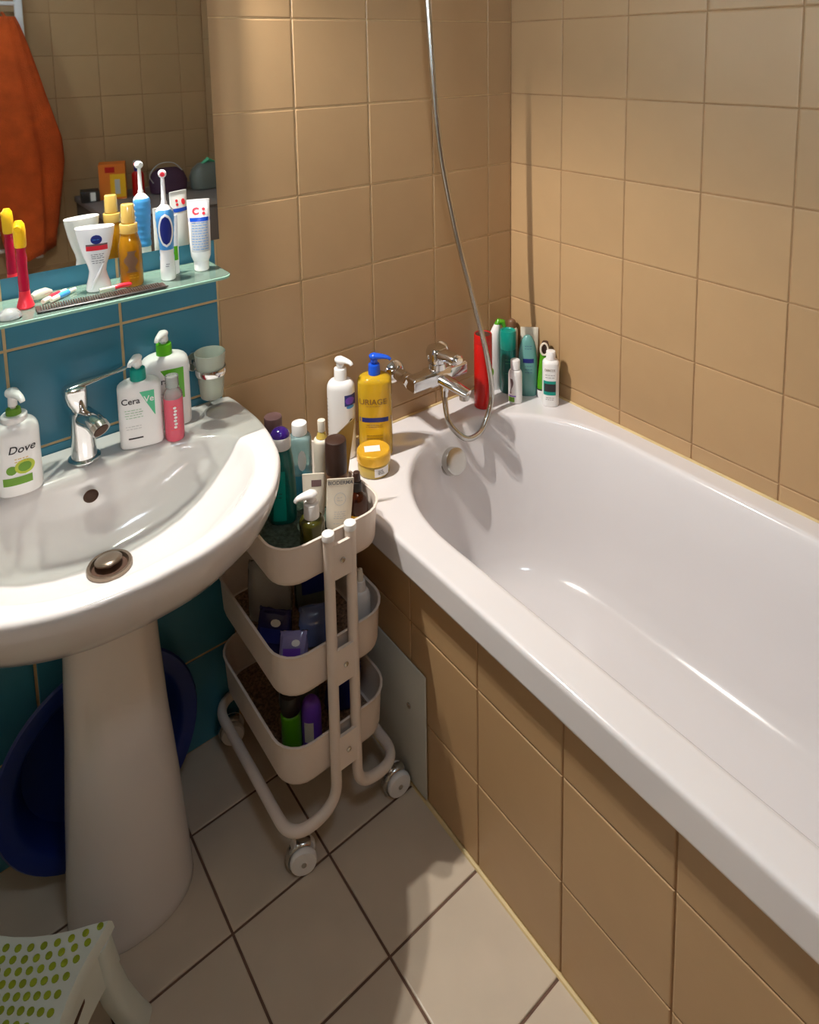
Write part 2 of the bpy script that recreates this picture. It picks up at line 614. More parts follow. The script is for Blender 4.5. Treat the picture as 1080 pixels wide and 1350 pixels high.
wall_left = struct(g.obj('wall_left', 'plaster_dim', smooth=False))
g = G()
for a, b, c, d in ((WY0, WY0 + 0.03, WZ0, WZ1), (WY1 - 0.03, WY1, WZ0, WZ1), (WY0, WY1, WZ0, WZ0 + 0.03), (WY0, WY1, WZ1 - 0.03, WZ1)):
    g.box(RX0 - WD + 0.01, RX0 - WD + 0.05, a, b, c, d)
fill_window = struct(g.obj('fill_window_1', 'white', smooth=False))
G().box(RX0 - WD + 0.02, RX0 - WD + 0.026, WY0 + 0.03, WY1 - 0.03, WZ0 + 0.03, WZ1 - 0.03).obj('pane', 'fill_pane_glow', fill_window, False)  # glowing pane added to brighten the upper right wall, never seen

rows = [0.0] + [round(1.616 - 0.19957 * j, 4) for j in range(7, -5, -1)] + [RH]
bx = [RX0] + [round(-0.0902 - 0.2 * k, 4) for k in range(9, -1, -1)] + [0.0]
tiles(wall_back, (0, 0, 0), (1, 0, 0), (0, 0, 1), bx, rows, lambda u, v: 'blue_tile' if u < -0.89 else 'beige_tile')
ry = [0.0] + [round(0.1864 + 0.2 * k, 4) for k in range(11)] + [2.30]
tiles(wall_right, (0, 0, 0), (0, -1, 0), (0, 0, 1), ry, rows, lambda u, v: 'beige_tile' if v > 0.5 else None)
ox = [0.0] + [round(0.13 + 0.2 * k, 4) for k in range(10)] + [2.1]
orow = [0.0] + [round(1.54 - 0.2 * j, 4) for j in range(7, -5, -1)] + [RH]
tiles(wall_opposite, (0, RY0, 0), (-1, 0, 0), (0, 0, 1), ox, orow, lambda u, v: 'beige_tile' if (v > 0.5 and u < 1.3) else None)
PX = -0.665                              # plane of the bath's tiled front
fx = [round(PX - 0.2074 - 0.1977 * k, 4) for k in range(7, -1, -1)] + [PX]
fy = [RY0] + [round(-0.563 - 0.2 * k, 4) for k in range(8, -4, -1)] + [0.0]
fx[0] = RX0
tiles(floor, (0, 0, 0), (1, 0, 0), (0, 1, 0), fx, fy, 'floor_tile', gap=0.0045)

# ------------------------------------------------------------------ bath front
TUB_Y1 = -1.72
front = thing('bath_surround', 'beige tiled upright front below the white bathtub rim', 'bath panel', (PX, 0, 0))
G().box(GR, 0.06, TUB_Y1, -0.003, 0.0, 0.508).obj('grout_bed', 'grout_wall', front, False)
py = [0.004] + [round(0.163 + 0.2 * k, 4) for k in range(8)] + [1.72]
tiles(front, (PX, 0, 0), (0, -1, 0), (0, 0, 1), py, [0.004, 0.182, 0.380, 0.509], 'beige_tile')
struct(G().tube([(PX - 0.001, -0.01, 0.0), (PX - 0.001, TUB_Y1, 0.0)], 0.005, 8).obj('trim_1', 'caulk'))
struct(G().tube([(-0.001, -0.006, 0.577), (-0.001, TUB_Y1, 0.577)], 0.004, 8).obj('trim_2', 'caulk'))
struct(G().tube([(-0.69, -0.001, 0.577), (-0.002, -0.001, 0.577)], 0.004, 8).obj('trim_3', 'caulk'))

# ------------------------------------------------------------------ bathtub
RIM = 0.577
tub = thing('bathtub', 'white glossy built-in bathtub with a rounded end below the wall mixer', 'bathtub', (0, 0, 0))


def stadium(hw, yt, yf, ae, z, n=44, m=14, cx=-0.338, e=2.1):
    """outline from the tap end: half ellipse, straight side, half ellipse, straight side"""
    pts = []
    ya, yb = yt - ae, yf + ae
    for k in range(n + 1):
        a = PI - PI * k / n
        c, s_ = math.cos(a), math.sin(a)
        pts.append((cx + hw * math.copysign(abs(c) ** (2 / e), c), ya + ae * abs(s_) ** (2 / e), z))
    for k in range(1, m):
        pts.append((cx + hw, ya + (yb - ya) * k / m, z))
    for k in range(n + 1):
        a = -PI * k / n
        c, s_ = math.cos(a), math.sin(a)
        pts.append((cx + hw * math.copysign(abs(c) ** (2 / e), c), yb - ae * abs(s_) ** (2 / e), z))
    for k in range(1, m):
        pts.append((cx - hw, yb + (ya - yb) * k / m, z))
    return pts


def rect_of(st, x0, x1, y0, y1, z):
    out = []
    ya, yb = -0.435, -1.295
    for x, y, _ in st:
        ay = max(min(y, ya), yb)
        dx, dy = x + 0.338, y - ay
        ts = []
        if abs(dx) > 1e-9:
            ts.append(((x1 if dx > 0 else x0) + 0.338) / dx)
        if abs(dy) > 1e-9:
            ts.append(((y1 if dy > 0 else y0) - ay) / dy)
        t = min(q for q in ts if q > 0)
        out.append([-0.338 + dx * t, ay + dy * t, z])
    for cx_, cy_ in ((x0, y0), (x1, y0), (x0, y1), (x1, y1)):
        k = min(range(len(out)), key=lambda i: (out[i][0] - cx_) ** 2 + (out[i][1] - cy_) ** 2)
        out[k] = [cx_, cy_, z]
    return out


base = stadium(0.288, -0.105, -1.625, 0.33, RIM)
X0, X1, Y0, Y1 = -0.692, -0.001, TUB_Y1, -0.001
g = G()
g.loft([rect_of(base, X0 + 0.028, X1, Y0, Y1, 0.511), rect_of(base, X0 + 0.003, X1, Y0, Y1, 0.511), rect_of(base, X0, X1, Y0, Y1, 0.514), rect_of(base, X0, X1, Y0, Y1, 0.518), rect_of(base, X0, X1, Y0, Y1, RIM - 0.012),
        rect_of(base, X0, X1, Y0, Y1, RIM - 0.008), rect_of(base, X0 + 0.0012, X1, Y0, Y1, RIM - 0.0035), rect_of(base, X0 + 0.004, X1, Y0, Y1, RIM - 0.0008), rect_of(base, X0 + 0.009, X1, Y0, Y1, RIM), rect_of(base, X0 + 0.013, X1, Y0, Y1, RIM), rect_of(base, X0 + 0.017, X1, Y0, Y1, RIM), stadium(0.300, -0.092, -1.640, 0.335, RIM), stadium(0.296, -0.096, -1.635, 0.333, RIM),
        stadium(0.2925, -0.0995, -1.631, 0.332, RIM), stadium(0.288, -0.105, -1.625, 0.33, RIM),
        stadium(0.283, -0.1095, -1.620, 0.328, RIM - 0.0014), stadium(0.2785, -0.1135, -1.614, 0.325, RIM - 0.0055), stadium(0.2750, -0.1165, -1.610, 0.323, RIM - 0.0125),
        stadium(0.271, -0.122, -1.604, 0.32, RIM - 0.03), stadium(0.259, -0.136, -1.575, 0.315, 0.46), stadium(0.247, -0.152, -1.53, 0.305, 0.36),
        stadium(0.235, -0.170, -1.48, 0.295, 0.27), stadium(0.224, -0.187, -1.44, 0.28, 0.222), stadium(0.205, -0.212, -1.41, 0.265, 0.194),
        stadium(0.178, -0.245, -1.37, 0.24, 0.18), stadium(0.14, -0.29, -1.32, 0.21, 0.173), stadium(0.08, -0.38, -1.25, 0.12, 0.170), stadium(0.012, -0.48, -1.15, 0.02, 0.169)], False, True)
g.f = [tuple(reversed(q)) for q in g.f]
g.obj('tub_shell', 'acrylic', tub, angle=50)
# overflow knob on the end wall and the drain
ax = Vector((0.0, -0.93, 0.36)).normalized()
rotk = ax.to_track_quat('Z', 'Y').to_matrix().to_4x4()
mk = Matrix.Translation((-0.352, -0.127, 0.497)) @ rotk
G().secs([(-0.004, .034, .034), (0.004, .036, .036), (0.007, .034, .034)], 36).xf(mk).obj('overflow_ring', 'dull_chrome', tub)
G().secs([(0.006, .030, .030), (0.010, .0335, .0335), (0.026, .0335, .0335), (0.029, .032, .032), (0.030, .029, .029), (0.0305, .015, .015)], 36).xf(mk).obj('overflow_knob', 'dull_chrome', tub, label='round brushed metal overflow knob')
G().secs([(0.172, .036, .036, 2, -.34, -.40), (0.176, .036, .036, 2, -.34, -.40), (0.1775, .033, .033, 2, -.34, -.40), (0.175, .026, .026, 2, -.34, -.40), (0.182, .020, .020, 2, -.34, -.40), (0.184, .014, .014, 2, -.34, -.40)], 28).obj('drain', 'chrome', tub)

# loose grey board leaning on the bath front
bd = thing('inspection_board', 'small pale grey board with a screw leaning against the tiled bath front beside the trolley', 'board', (-0.6694, -0.30, 0.0), 0, tilt=(0, 0.2))
G().box(-0.002, 0.002, -0.115, 0.10, 0.012, 0.292, 0.002).obj('board', 'grey_board', bd)
G().secs(cyl(0, 0.003, 0.006), 14).xf(Matrix.Translation((-0.002, -0.062, 0.19)) @ Matrix.Rotation(R(-90), 4, 'Y')).obj('screw', 'dull_chrome', bd)

# ------------------------------------------------------------------ washbasin
sink = thing('washbasin', 'white pedestal washbasin with a rounded front and chrome drain', 'washbasin', (-1.19, 0, 0))
SZ = 0.80


def sym(half, z, n=10):
    """half outline (x>0) from the back to the front -> the closed outline"""
    h = spline([(x, y, z) for x, y in half], n)
    left = [Vector((-p.x, p.y, p.z)) for p in reversed(h[:-1])]
    return [tuple(p) for p in h + left]


OUT = [(0.0, -0.002), (0.12, -0.002), (0.22, -0.002), (0.30, -0.003), (0.314, -0.02), (0.319, -0.08), (0.319, -0.146), (0.308, -0.22), (0.286, -0.29), (0.236, -0.366), (0.17, -0.412), (0.09, -0.441), (0.0, -0.45)]
INN = [(0.0, -0.098), (0.06, -0.099), (0.11, -0.102), (0.17, -0.112), (0.215, -0.130), (0.243, -0.155), (0.258, -0.19), (0.256, -0.235), (0.232, -0.295), (0.19, -0.344), (0.135, -0.385), (0.07, -0.407), (0.0, -0.414)]


def scl(o, c, k, kb=None):
    out = []
    for x, y in o:
        kk = k if (kb is None or y < c) else kb
        out.append((x * k, c + (y - c) * kk))
    return out


def lerp2(a, b, t):
    return [(p[0] + (q[0] - p[0]) * t, p[1] + (q[1] - p[1]) * t) for p, q in zip(a, b)]


FOOT = [(0.105 * math.sin(PI * k / 12), -0.186 + 0.086 * math.cos(PI * k / 12)) for k in range(13)]
DR = [(0.030 * math.sin(PI * k / 12), -0.205 + 0.030 * math.cos(PI * k / 12)) for k in range(13)]
rings = [sym(lerp2(scl(FOOT, -0.186, 0.85), OUT, 0.02), 0.655), sym(lerp2(scl(FOOT, -0.186, 0.85), OUT, 0.18), 0.659), sym(lerp2(FOOT, OUT, 0.42), 0.668),
         sym(lerp2(FOOT, OUT, 0.62), 0.683), sym(lerp2(FOOT, OUT, 0.78), 0.703), sym(lerp2(FOOT, OUT, 0.89), 0.728), sym(lerp2(FOOT, OUT, 0.955), 0.753), sym(lerp2(FOOT, OUT, 0.985), 0.770),
         sym(OUT, 0.780), sym(OUT, 0.790), sym(scl(OUT, -0.1, 0.996, 1), 0.796), sym(scl(OUT, -0.1, 0.986, 1), 0.7995), sym(scl(OUT, -0.1, 0.97, 1), SZ),
         sym(lerp2(INN, OUT, 0.25), SZ), sym(lerp2(INN, OUT, 0.06), SZ - 0.0005), sym(INN, SZ - 0.003), sym(scl(INN, -0.23, 0.975, 0.965), SZ - 0.009), sym(scl(INN, -0.23, 0.945, 0.94), SZ - 0.021),
         sym(lerp2(INN, DR, 0.12), 0.764), sym(lerp2(INN, DR, 0.24), 0.737), sym(lerp2(INN, DR, 0.38), 0.712), sym(lerp2(INN, DR, 0.55), 0.692), sym(lerp2(INN, DR, 0.75), 0.679), sym(lerp2(INN, DR, 0.92), 0.673), sym(DR, 0.671)]
g = G()
g.loft(rings, False, True)
g.obj('basin', 'porcelain', sink, angle=60)
ped = []
for z, kx, ky, oy in ((0.0, 1.02, 1.02, 0), (0.004, 1.04, 1.04, 0), (0.02, 1.03, 1.03, 0), (0.10, 0.99, 0.99, 0.003), (0.22, 0.92, 0.92, 0.006), (0.36, 0.82, 0.84, 0.010), (0.50, 0.75, 0.78, 0.012), (0.60, 0.72, 0.76, 0.010), (0.635, 0.75, 0.79, 0.008), (0.654, 0.80, 0.84, 0.006)):
    ped.append((z, 0.105 * kx, 0.086 * ky, 2.3, 0.0, -0.186 + oy))
G().secs(ped, 40).obj('pedestal', 'porcelain', sink)
DY = -0.207
G().secs([(0.668, .036, .036, 2, 0, DY), (0.6765, .037, .037, 2, 0, DY), (0.679, .0355, .0355, 2, 0, DY), (0.6785, .031, .031, 2, 0, DY), (0.6722, .028, .028, 2, 0, DY)], 36, True, False).obj('drain_ring', 'aged_metal', sink)
G().secs([(0.6716, .0285, .0285, 2, 0, DY), (0.6726, .0285, .0285, 2, 0, DY)], 30).obj('drain_throat', 'dark_hole', sink)
pg = Matrix.Translation((0, DY + 0.006, 0.6795)) @ Matrix.Rotation(R(-9), 4, 'X')
G().secs([(-0.012, .008, .008), (-0.001, .008, .008), (0.0, .0215, .0215), (0.003, .0225, .0225), (0.0055, .0205, .0205), (0.0075, .015, .015), (0.0085, .007, .007)], 34).xf(pg).obj('drain_plug', 'aged_metal', sink, label='domed metal pop-up plug')
mo = Matrix.Translation((-0.004, -0.1255, 0.763)) @ Vector((0, -0.75, 0.66)).to_track_quat('Z', 'Y').to_matrix().to_4x4()
G().secs([(-0.004, .0125, .0105), (0.0012, .0125, .0105), (0.0016, .0115, .0095), (-0.001, .010, .0085)], 24).xf(mo).obj('overflow_hole', 'dark_hole', sink)

# basin tap
tap = thing('basin_tap', 'chrome single-lever tap on the back ledge of the washbasin', 'tap', (-1.187, -0.062, SZ))
G().secs([(0, .0265, .0265), (0.002, .028, .028), (0.006, .028, .028), (0.009, .024, .024)], 32).obj('base_ring', 'chrome', tap)
G().secs([(0.007, .0225, .0225), (0.03, .0215, .0215), (0.07, .0200, .0200, 2, 0, .001), (0.088, .0195, .0195, 2, 0, .001), (0.096, .018, .018, 2, 0, 0), (0.099, .013, .013, 2, 0, 0)], 32).obj('column', 'chrome', tap)
G().tube([(0.000, 0.004, 0.080), (0.005, -0.012, 0.086), (0.012, -0.034, 0.085), (0.017, -0.050, 0.079)], [0.0175, 0.0180, 0.0172, 0.0168], 22).obj('spout', 'chrome', tap)
G().tube([(0.0165, -0.048, 0.080), (0.0195, -0.057, 0.0745)], [0.0175, 0.0172], 22).obj('aerator', 'dull_chrome', tap)
G().tube([(0.0194, -0.0568, 0.0746), (0.0197, -0.0576, 0.0741)], [0.0138, 0.0136], 20).obj('aerator_screen', 'dark_hole', tap)
G().secs([(0.092, .014, .014, 2, 0, 0), (0.104, .0150, .0150, 2, -.003, 0), (0.116, .0185, .0175, 2.4, -.006, 0), (0.134, .0205, .0190, 2.8, -.008, 0), (0.144, .0200, .0185, 2.8, -.008, 0), (0.148, .015, .013, 2.4, -.008, 0)], 28).obj('head', 'chrome', tap)
G().tube([(-0.022, 0.0, 0.144), (0.006, 0.001, 0.147), (0.036, 0.004, 0.148), (0.078, 0.008, 0.150), (0.087, 0.009, 0.150)], [0.013, 0.0145, 0.0100, 0.0088, 0.004], 16, 0.42).obj('lever', 'chrome', tap)

# ------------------------------------------------------------------ mirror, lamp, glass shelf
MY = -0.0135
mirror = thing('wall_mirror', 'frameless rectangular mirror hung above the glass shelf', 'mirror', (-1.19, 0, 1.155))
G().box(-0.303, 0.303, MY, MY + 0.004, 0, 0.60).obj('mirror_glass', 'mirror', mirror, False)
G().box(-0.302, 0.302, MY + 0.0045, -0.001, 0.001, 0.599).obj('backing', 'dark_brown', mirror, False)
lamp = thing('mirror_lamp', 'white two-bulb wall lamp with an open bottom above the mirror', 'lamp', (-1.15, 0, LAMP_Z))


def rrect(hx, hy, r, z, n=7, ox=0.0, oy=0.0):
    pts = []
    for sx, sy, a0 in ((1, 1, 0), (-1, 1, 90), (-1, -1, 180), (1, -1, 270)):
        for k in range(n):
            a = R(a0 + 90 * k / (n - 1))
            pts.append((ox + sx * (hx - r) + r * math.cos(a), oy + sy * (hy - r) + r * math.sin(a), z))
    return pts


yo = LAMP_Y
G().box(-0.10, 0.10, -0.012, -0.001, 0.02, 0.11, 0.004).obj('back_plate', 'white', lamp)
G().loft([rrect(.085, .030, .02, .108, 7, 0, yo), rrect(.095, .036, .025, .100, 7, 0, yo), rrect(.105, .042, .03, .012, 7, 0, yo), rrect(.103, .040, .028, .012, 7, 0, yo), rrect(.093, .034, .023, .098, 7, 0, yo)]).obj('shade', 'white', lamp)
for lx in LAMP_X:
    dx = lx + 1.15
    G().secs([(0.020, .006, .006, 2, dx, yo), (0.026, .015, .015, 2, dx, yo), (0.04, .018, .018, 2, dx, yo), (0.075, .010, .010, 2, dx, yo), (0.098, .010, .010, 2, dx, yo)], 20).obj('bulb', 'glow', lamp)

cl = thing('fill_ceiling_lamp', 'added unseen fill-light dome on the ceiling in the middle of the bathroom', 'lamp', (-1.15, -1.45, RH))  # unseen lamp, added for cool ambient fill
G().secs([(-0.03, .17, .17), (-0.028, .175, .175), (-0.004, .175, .175), (-0.001, .17, .17)], 40).obj('rim', 'white', cl)
G().secs([(-0.075, .02, .02), (-0.072, .06, .06), (-0.062, .10, .10), (-0.046, .135, .135), (-0.029, .155, .155)], 40).obj('dome', 'fill_dome_glow', cl)

shelf = thing('glass_shelf', 'long green-edged glass shelf on the blue tiles under the mirror', 'shelf', (-1.20, 0, 1.109))


def shelf_outline(z, ins=0.0):
    x1, x0, y0, y1, r = 0.286 - ins, -0.30 + ins, -0.143 + ins, -0.010 - ins, 0.022
    pts = []
    for cx_, cy_, a0, rr in ((x1 - r, y0 + r, -90, r), (x1 - 0.004, y1 - 0.004, 0, 0.004), (x0 + 0.004, y1 - 0.004, 90, 0.004), (x0 + r, y0 + r, 180, r)):
        for k in range(7):
            a = R(a0 + 15 * k)
            pts.append((cx_ + rr * math.cos(a), cy_ + rr * math.sin(a), z))
    return pts


G().loft([shelf_outline(0.0005, 0.0012), shelf_outline(0.0055, 0.0012)], True, True).obj('pane', 'shelf_glass', shelf, angle=30)
G().loft([shelf_outline(0.0, 0.001), shelf_outline(0.001, 0), shelf_outline(0.005, 0), shelf_outline(0.006, 0.001)], False, False).obj('polished_edge', 'shelf_edge', shelf, angle=30)
for bx_ in (-0.22, 0.22):
    G().tube([(bx_, -0.001, -0.004), (bx_, -0.03, -0.004)], 0.008, 14).obj('bracket', 'dull_chrome', shelf)

# ------------------------------------------------------------------ bath mixer, hose
mx = thing('bath_mixer', 'chrome wall mixer with a lever above the end of the bath', 'mixer tap', (-0.355, 0, 0.714))
for s_ in (-0.077, 0.077):
    mz = 0.002 if s_ < 0 else 0.010
    G().secs([(0.001, .031, .031), (0.004, .032, .032), (0.014, .026, .026), (0.02, .016, .016), (0.05, .0155, .0155)], 30).xf(Matrix.Translation((s_, 0, mz)) @ Matrix.Rotation(R(90), 4, 'X')).obj('escutcheon', 'chrome', mx)
    G().secs(cyl(0.044, 0.068, 0.0185, 0.002), 6).xf(Matrix.Translation((s_, 0, mz - 0.002)) @ Matrix.Rotation(R(90), 4, 'X')).obj('union_nut', 'chrome', mx, angle=20)
bodyS = [(-0.088, .016, .017, 5), (-0.085, .0185, .0195, 5), (-0.035, .0185, .0195, 5), (-0.030, .022, .023, 4), (0.030, .022, .023, 4), (0.035, .0185, .0195, 5), (0.085, .0185, .0195, 5), (0.088, .016, .017, 5)]
G().secs(bodyS, 28).xf(Matrix.Translation((0, -0.085, 0)) @ Matrix.Rotation(R(90), 4, 'Y')).obj('body', 'chrome', mx)
G().tube([(0.0, -0.095, -0.004), (0.008, -0.13, -0.010), (0.018, -0.165, -0.020), (0.022, -0.178, -0.024)], [0.021, 0.019, 0.016, 0.0145], 20, 0.7).obj('spout', 'chrome', mx)
G().tube([(0.0185, -0.168, -0.026), (0.0185, -0.168, -0.040)], [0.0125, 0.012], 20).obj('aerator', 'dull_chrome', mx)
G().secs([(0.020, .024, .024, 2, 0, -.085), (0.034, .0235, .0235, 2, 0, -.085), (0.036, .020, .020, 2, 0, -.085), (0.041, .020, .020, 2, 0, -.085), (0.043, .026, .026, 2.4, 0, -.085), (0.064, .0265, .0265, 2.6, 0, -.085), (0.075, .022, .022, 2.4, 0, -.083), (0.078, .012, .012, 2, 0, -.083)], 28).obj('cartridge_head', 'chrome', mx)
G().tube([(0.0, -0.085, 0.058), (0.003, -0.11, 0.060), (0.006, -0.138, 0.061), (0.008, -0.156, 0.061), (0.0085, -0.162, 0.061)], [0.023, 0.021, 0.0195, 0.0185, 0.012], 18, 0.7).obj('lever', 'chrome', mx)
G().secs(cyl(-0.045, -0.015, 0.0125, 0.002), 18).xf(Matrix.Translation((0.012, -0.098, 0))).obj('hose_outlet', 'chrome', mx)

hose = thing('shower_hose', 'ribbed metal shower hose hanging in a loop from the bath mixer', 'hose', (-0.343, -0.10, 0.655))
hp = [(-0.343, -0.098, 0.690), (-0.348, -0.106, 0.650), (-0.354, -0.128, 0.602), (-0.325, -0.150, 0.560), (-0.285, -0.150, 0.548), (-0.243, -0.140, 0.560), (-0.202, -0.127, 0.628), (-0.222, -0.124, 0.760), (-0.243, -0.104, 0.884), (-0.284, -0.078, 1.089), (-0.326, -0.067, 1.328), (-0.350, -0.062, 1.643), (-0.360, -0.064, 1.86), (-0.362, -0.075, 1.97)]
sp = spline([Vector(p) - Vector((-0.343, -0.10, 0.655)) for p in hp], 60)
L = [0.0]
for a, b in zip(sp, sp[1:]):
    L.append(L[-1] + (b - a).length)
fine, i = [], 0
n_h = int(L[-1] / 0.0022)
for k in range(n_h + 1):
    d = L[-1] * k / n_h
    while i < len(L) - 2 and L[i + 1] < d:
        i += 1
    t = (d - L[i]) / max(L[i + 1] - L[i], 1e-9)
    fine.append(sp[i].lerp(sp[i + 1], t))
G().tube(fine, [0.0076 if k % 2 else 0.0068 for k in range(len(fine))], 10).obj('ribbed_tube', 'dull_chrome', hose, angle=80)
G().tube([fine[0], fine[14]], 0.0095, 14).obj('hose_nut', 'chrome', hose)
hold = thing('hand_shower', 'chrome hand shower on its wall bracket above the bath', 'shower head', (-0.362, 0, 1.97))
G().tube([(0, -0.001, 0.03), (0, -0.05, 0.03)], 0.014, 16).obj('bracket', 'chrome', hold)
G().tube([(0, -0.075, 0.0), (0, -0.075, 0.05), (0, -0.085, 0.14), (0, -0.10, 0.20)], [0.011, 0.012, 0.013, 0.016], 16).obj('handle', 'chrome', hold)
G().secs([(0, .02, .02), (0.01, .036, .036), (0.022, .038, .038), (0.026, .034, .034)], 24).xf(Matrix.Translation((0, -0.10, 0.205)) @ Matrix.Rotation(R(125), 4, 'X')).obj('spray_face', 'chrome', hold)

# ------------------------------------------------------------------ rolling trolley
TX, TY = -0.826, -0.185
cart = thing('storage_trolley', 'white three-tier metal trolley on casters between washbasin and bathtub', 'trolley', (TX, TY, 0))
HX, HY = 0.120, 0.165


for z0, z1, nm in ((0.572, 0.655, 'top'), (0.346, 0.437, 'mid'), (0.157, 0.248, 'low')):
    g = G()
    g.loft([rrect(HX - 0.012, HY - 0.012, 0.045, z0), rrect(HX - 0.006, HY - 0.006, 0.05, z0 + 0.004), rrect(HX - 0.004, HY - 0.004, 0.052, z0 + 0.012), rrect(HX, HY, 0.055, z1 - 0.004), rrect(HX + 0.0025, HY + 0.0025, 0.057, z1 - 0.0035),
            rrect(HX + 0.003, HY + 0.003, 0.058, z1 - 0.001), rrect(HX + 0.001, HY + 0.001, 0.056, z1), rrect(HX - 0.002, HY - 0.002, 0.053, z1 - 0.001), rrect(HX - 0.006, HY - 0.006, 0.05, z0 + 0.012), rrect(HX - 0.009, HY - 0.009, 0.047, z0 + 0.005), rrect(HX - 0.016, HY - 0.016, 0.04, z0 + 0.003)], True, True)
    tr = g.obj('tray', 'cart_white', cart, angle=50)
    if nm != 'top':
        G().loft([rrect(HX - 0.014, HY - 0.014, 0.042, z0 + 0.0032), rrect(HX - 0.014, HY - 0.014, 0.042, z0 + 0.0045)]).obj('perforated_base', 'mesh_brown', tr, label='speckled brown tray floor')
PW = 0.024                                # half distance of the two posts of an end
for sx in (-1, 1):
    yf = HY + 0.012
    pts = [(sx * PW, -yf, 0.652), (sx * PW, -yf, 0.092), (sx * (HX + 0.004), -yf, 0.088), (sx * (HX + 0.004), yf, 0.088), (sx * PW, yf, 0.092), (sx * PW, yf, 0.652)]
    P = arc_path(pts, 0.048, 8)
    G().tube(P, 0.0105, 14).obj('frame_tube', 'cart_white', cart)
    for sy in (-1, 1):
        G().secs(cyl(0.650, 0.664, 0.0118, 0.002), 20).xf(Matrix.Translation((sx * PW, sy * yf, 0))).obj('post_cap', 'white', cart)
for sy in (-1, 1):
    for z0, z1 in ((0.570, 0.640), (0.352, 0.424), (0.170, 0.240)):
        y0 = sy * (HY + 0.0185)
        pl = G().box(-PW, PW, y0 - 0.003, y0 + 0.003, z0, z1).obj('bracket_plate', 'cart_white', cart, False)
        G().secs(cyl(0, 0.003, 0.0052), 14).xf(Matrix.Translation((0, y0 + sy * 0.0025, (z0 + z1) / 2)) @ Matrix.Rotation(R(-90 * sy), 4, 'X')).obj('bolt', 'dull_chrome', pl)
for sx in (-1, 1):
    for sy in (-1, 1):
        cx_, cy_ = sx * (HX - 0.008), sy * (HY - 0.004)
        G().secs(cyl(0.052, 0.082, 0.006), 12).xf(Matrix.Translation((cx_, cy_, 0))).obj('caster_stem', 'chrome', cart)
        c = G()
        ang = -22 if sx < 0 else -8
        mw = Matrix.Translation((cx_ + (0.016 if sx < 0 else 0.014), cy_ - 0.004, 0.0255)) @ Matrix.Rotation(R(ang), 4, 'Z') @ Matrix.Rotation(R(90), 4, 'X')
        for zz in (-0.0115, 0.0115):
            c.secs([(zz - 0.007, .018, .018), (zz - 0.0065, .0235, .0235), (zz - 0.003, .0255, .0255), (zz + 0.003, .0255, .0255), (zz + 0.0065, .0235, .0235), (zz + 0.007, .018, .018), (zz + 0.0062, .012, .012), (zz + 0.0075, .006, .006)], 26)
        wh = c.xf(mw).obj('caster_wheel', 'white', cart)
        hb = G().secs([(-0.020, .005, .005), (0.020, .005, .005)], 12).xf(mw)
        hb.obj('axle', 'dull_chrome', wh)
        arc = [(0.0285 * math.cos(R(a)), 0.0285 * math.sin(R(a)), 0) for a in range(60, 221, 16)]
        G().tube(arc, 0.0042, 10, 2.2, up=(0, 0, 1)).xf(mw).obj('caster_hood', 'dull_chrome', cart)

# ------------------------------------------------------------------ washing-up bowl behind the pedestal
bowl = thing('plastic_bowl', 'big round dark blue plastic bowl leaning on the wall behind the pedestal', 'bowl', (-1.19, -0.045, 0.004), 4, tilt=(84, 0))
bowl.location = (-1.20, -0.050, 0.190)
g = G()
g.loft([ring((z, r, r), 56) for z, r in ((-0.033, .120), (-0.032, .130), (-0.026, .137), (0.010, .152), (0.018, .160), (0.022, .184), (0.019, .190), (0.022, .1915), (0.027, .188), (0.0275, .162), (0.022, .154), (0.014, .148), (-0.022, .133), (-0.027, .120))], True, True)
g.obj('bowl_shell', 'bin_blue', bowl)

# ------------------------------------------------------------------ step stool
stool = thing('step_stool', 'low white plastic stool with rows of green dots beside the pedestal', 'stool', (-1.4210, -0.371, 0.0), -38.5)
SW, SD, SH = 0.133, 0.105, 0.215


def seat_ring(hx, hy, z, dip=0.026, n=9):
    pts = []
    cs = [(hx, -hy), (hx, hy), (-hx, hy), (-hx, -hy)]
    for (ax_, ay_), (bx_, by_) in zip(cs, cs[1:] + cs[:1]):
        nx_, ny_ = -(ay_ + by_), (ax_ + bx_)
        mxv, myv = (ax_ + bx_) / 2, (ay_ + by_) / 2
        ln = math.hypot(mxv, myv)
        for k in range(n):
            t = k / n
            q = 4 * t * (1 - t)
            cr = 0.010 * (max(0, 1 - 9 * min(t, 1 - t)))
            x = ax_ + (bx_ - ax_) * t - mxv / ln * dip * q
            y = ay_ + (by_ - ay_) * t - myv / ln * dip * q
            L_ = math.hypot(x, y)
            pts.append((x * (1 - cr / L_), y * (1 - cr / L_), z - 0.012 * (1 - q) * 0))
    return pts


G().loft([seat_ring(SW - 0.006, SD - 0.006, SH - 0.022), seat_ring(SW + 0.002, SD + 0.002, SH - 0.020), seat_ring(SW, SD, SH - 0.006), seat_ring(SW - 0.004, SD - 0.004, SH), seat_ring(SW - 0.02, SD - 0.02, SH - 0.001)], True, True).obj('seat', 'stool_white', stool, angle=50)
dm = G().secs([(0, .0049, .0049), (0.0016, .0049, .0049), (0.0022, .0038, .0038)], 10)
dme = mesh_of('grip_dot', dm.v, dm.f, M['dot_green'])
NX, NY = 13, 10
for i in range(NX):
    for j in range(NY):
        u, v = 2 * i / (NX - 1) - 1, 2 * j / (NY - 1) - 1
        o = bpy.data.objects.new('grip_dot', dme)
        COL.objects.link(o)
        o.parent = stool
        o.location = (u * (SW - 0.021 - 0.026 * (1 - v * v)), v * (SD - 0.017 - 0.026 * (1 - u * u)), SH - 0.0012)
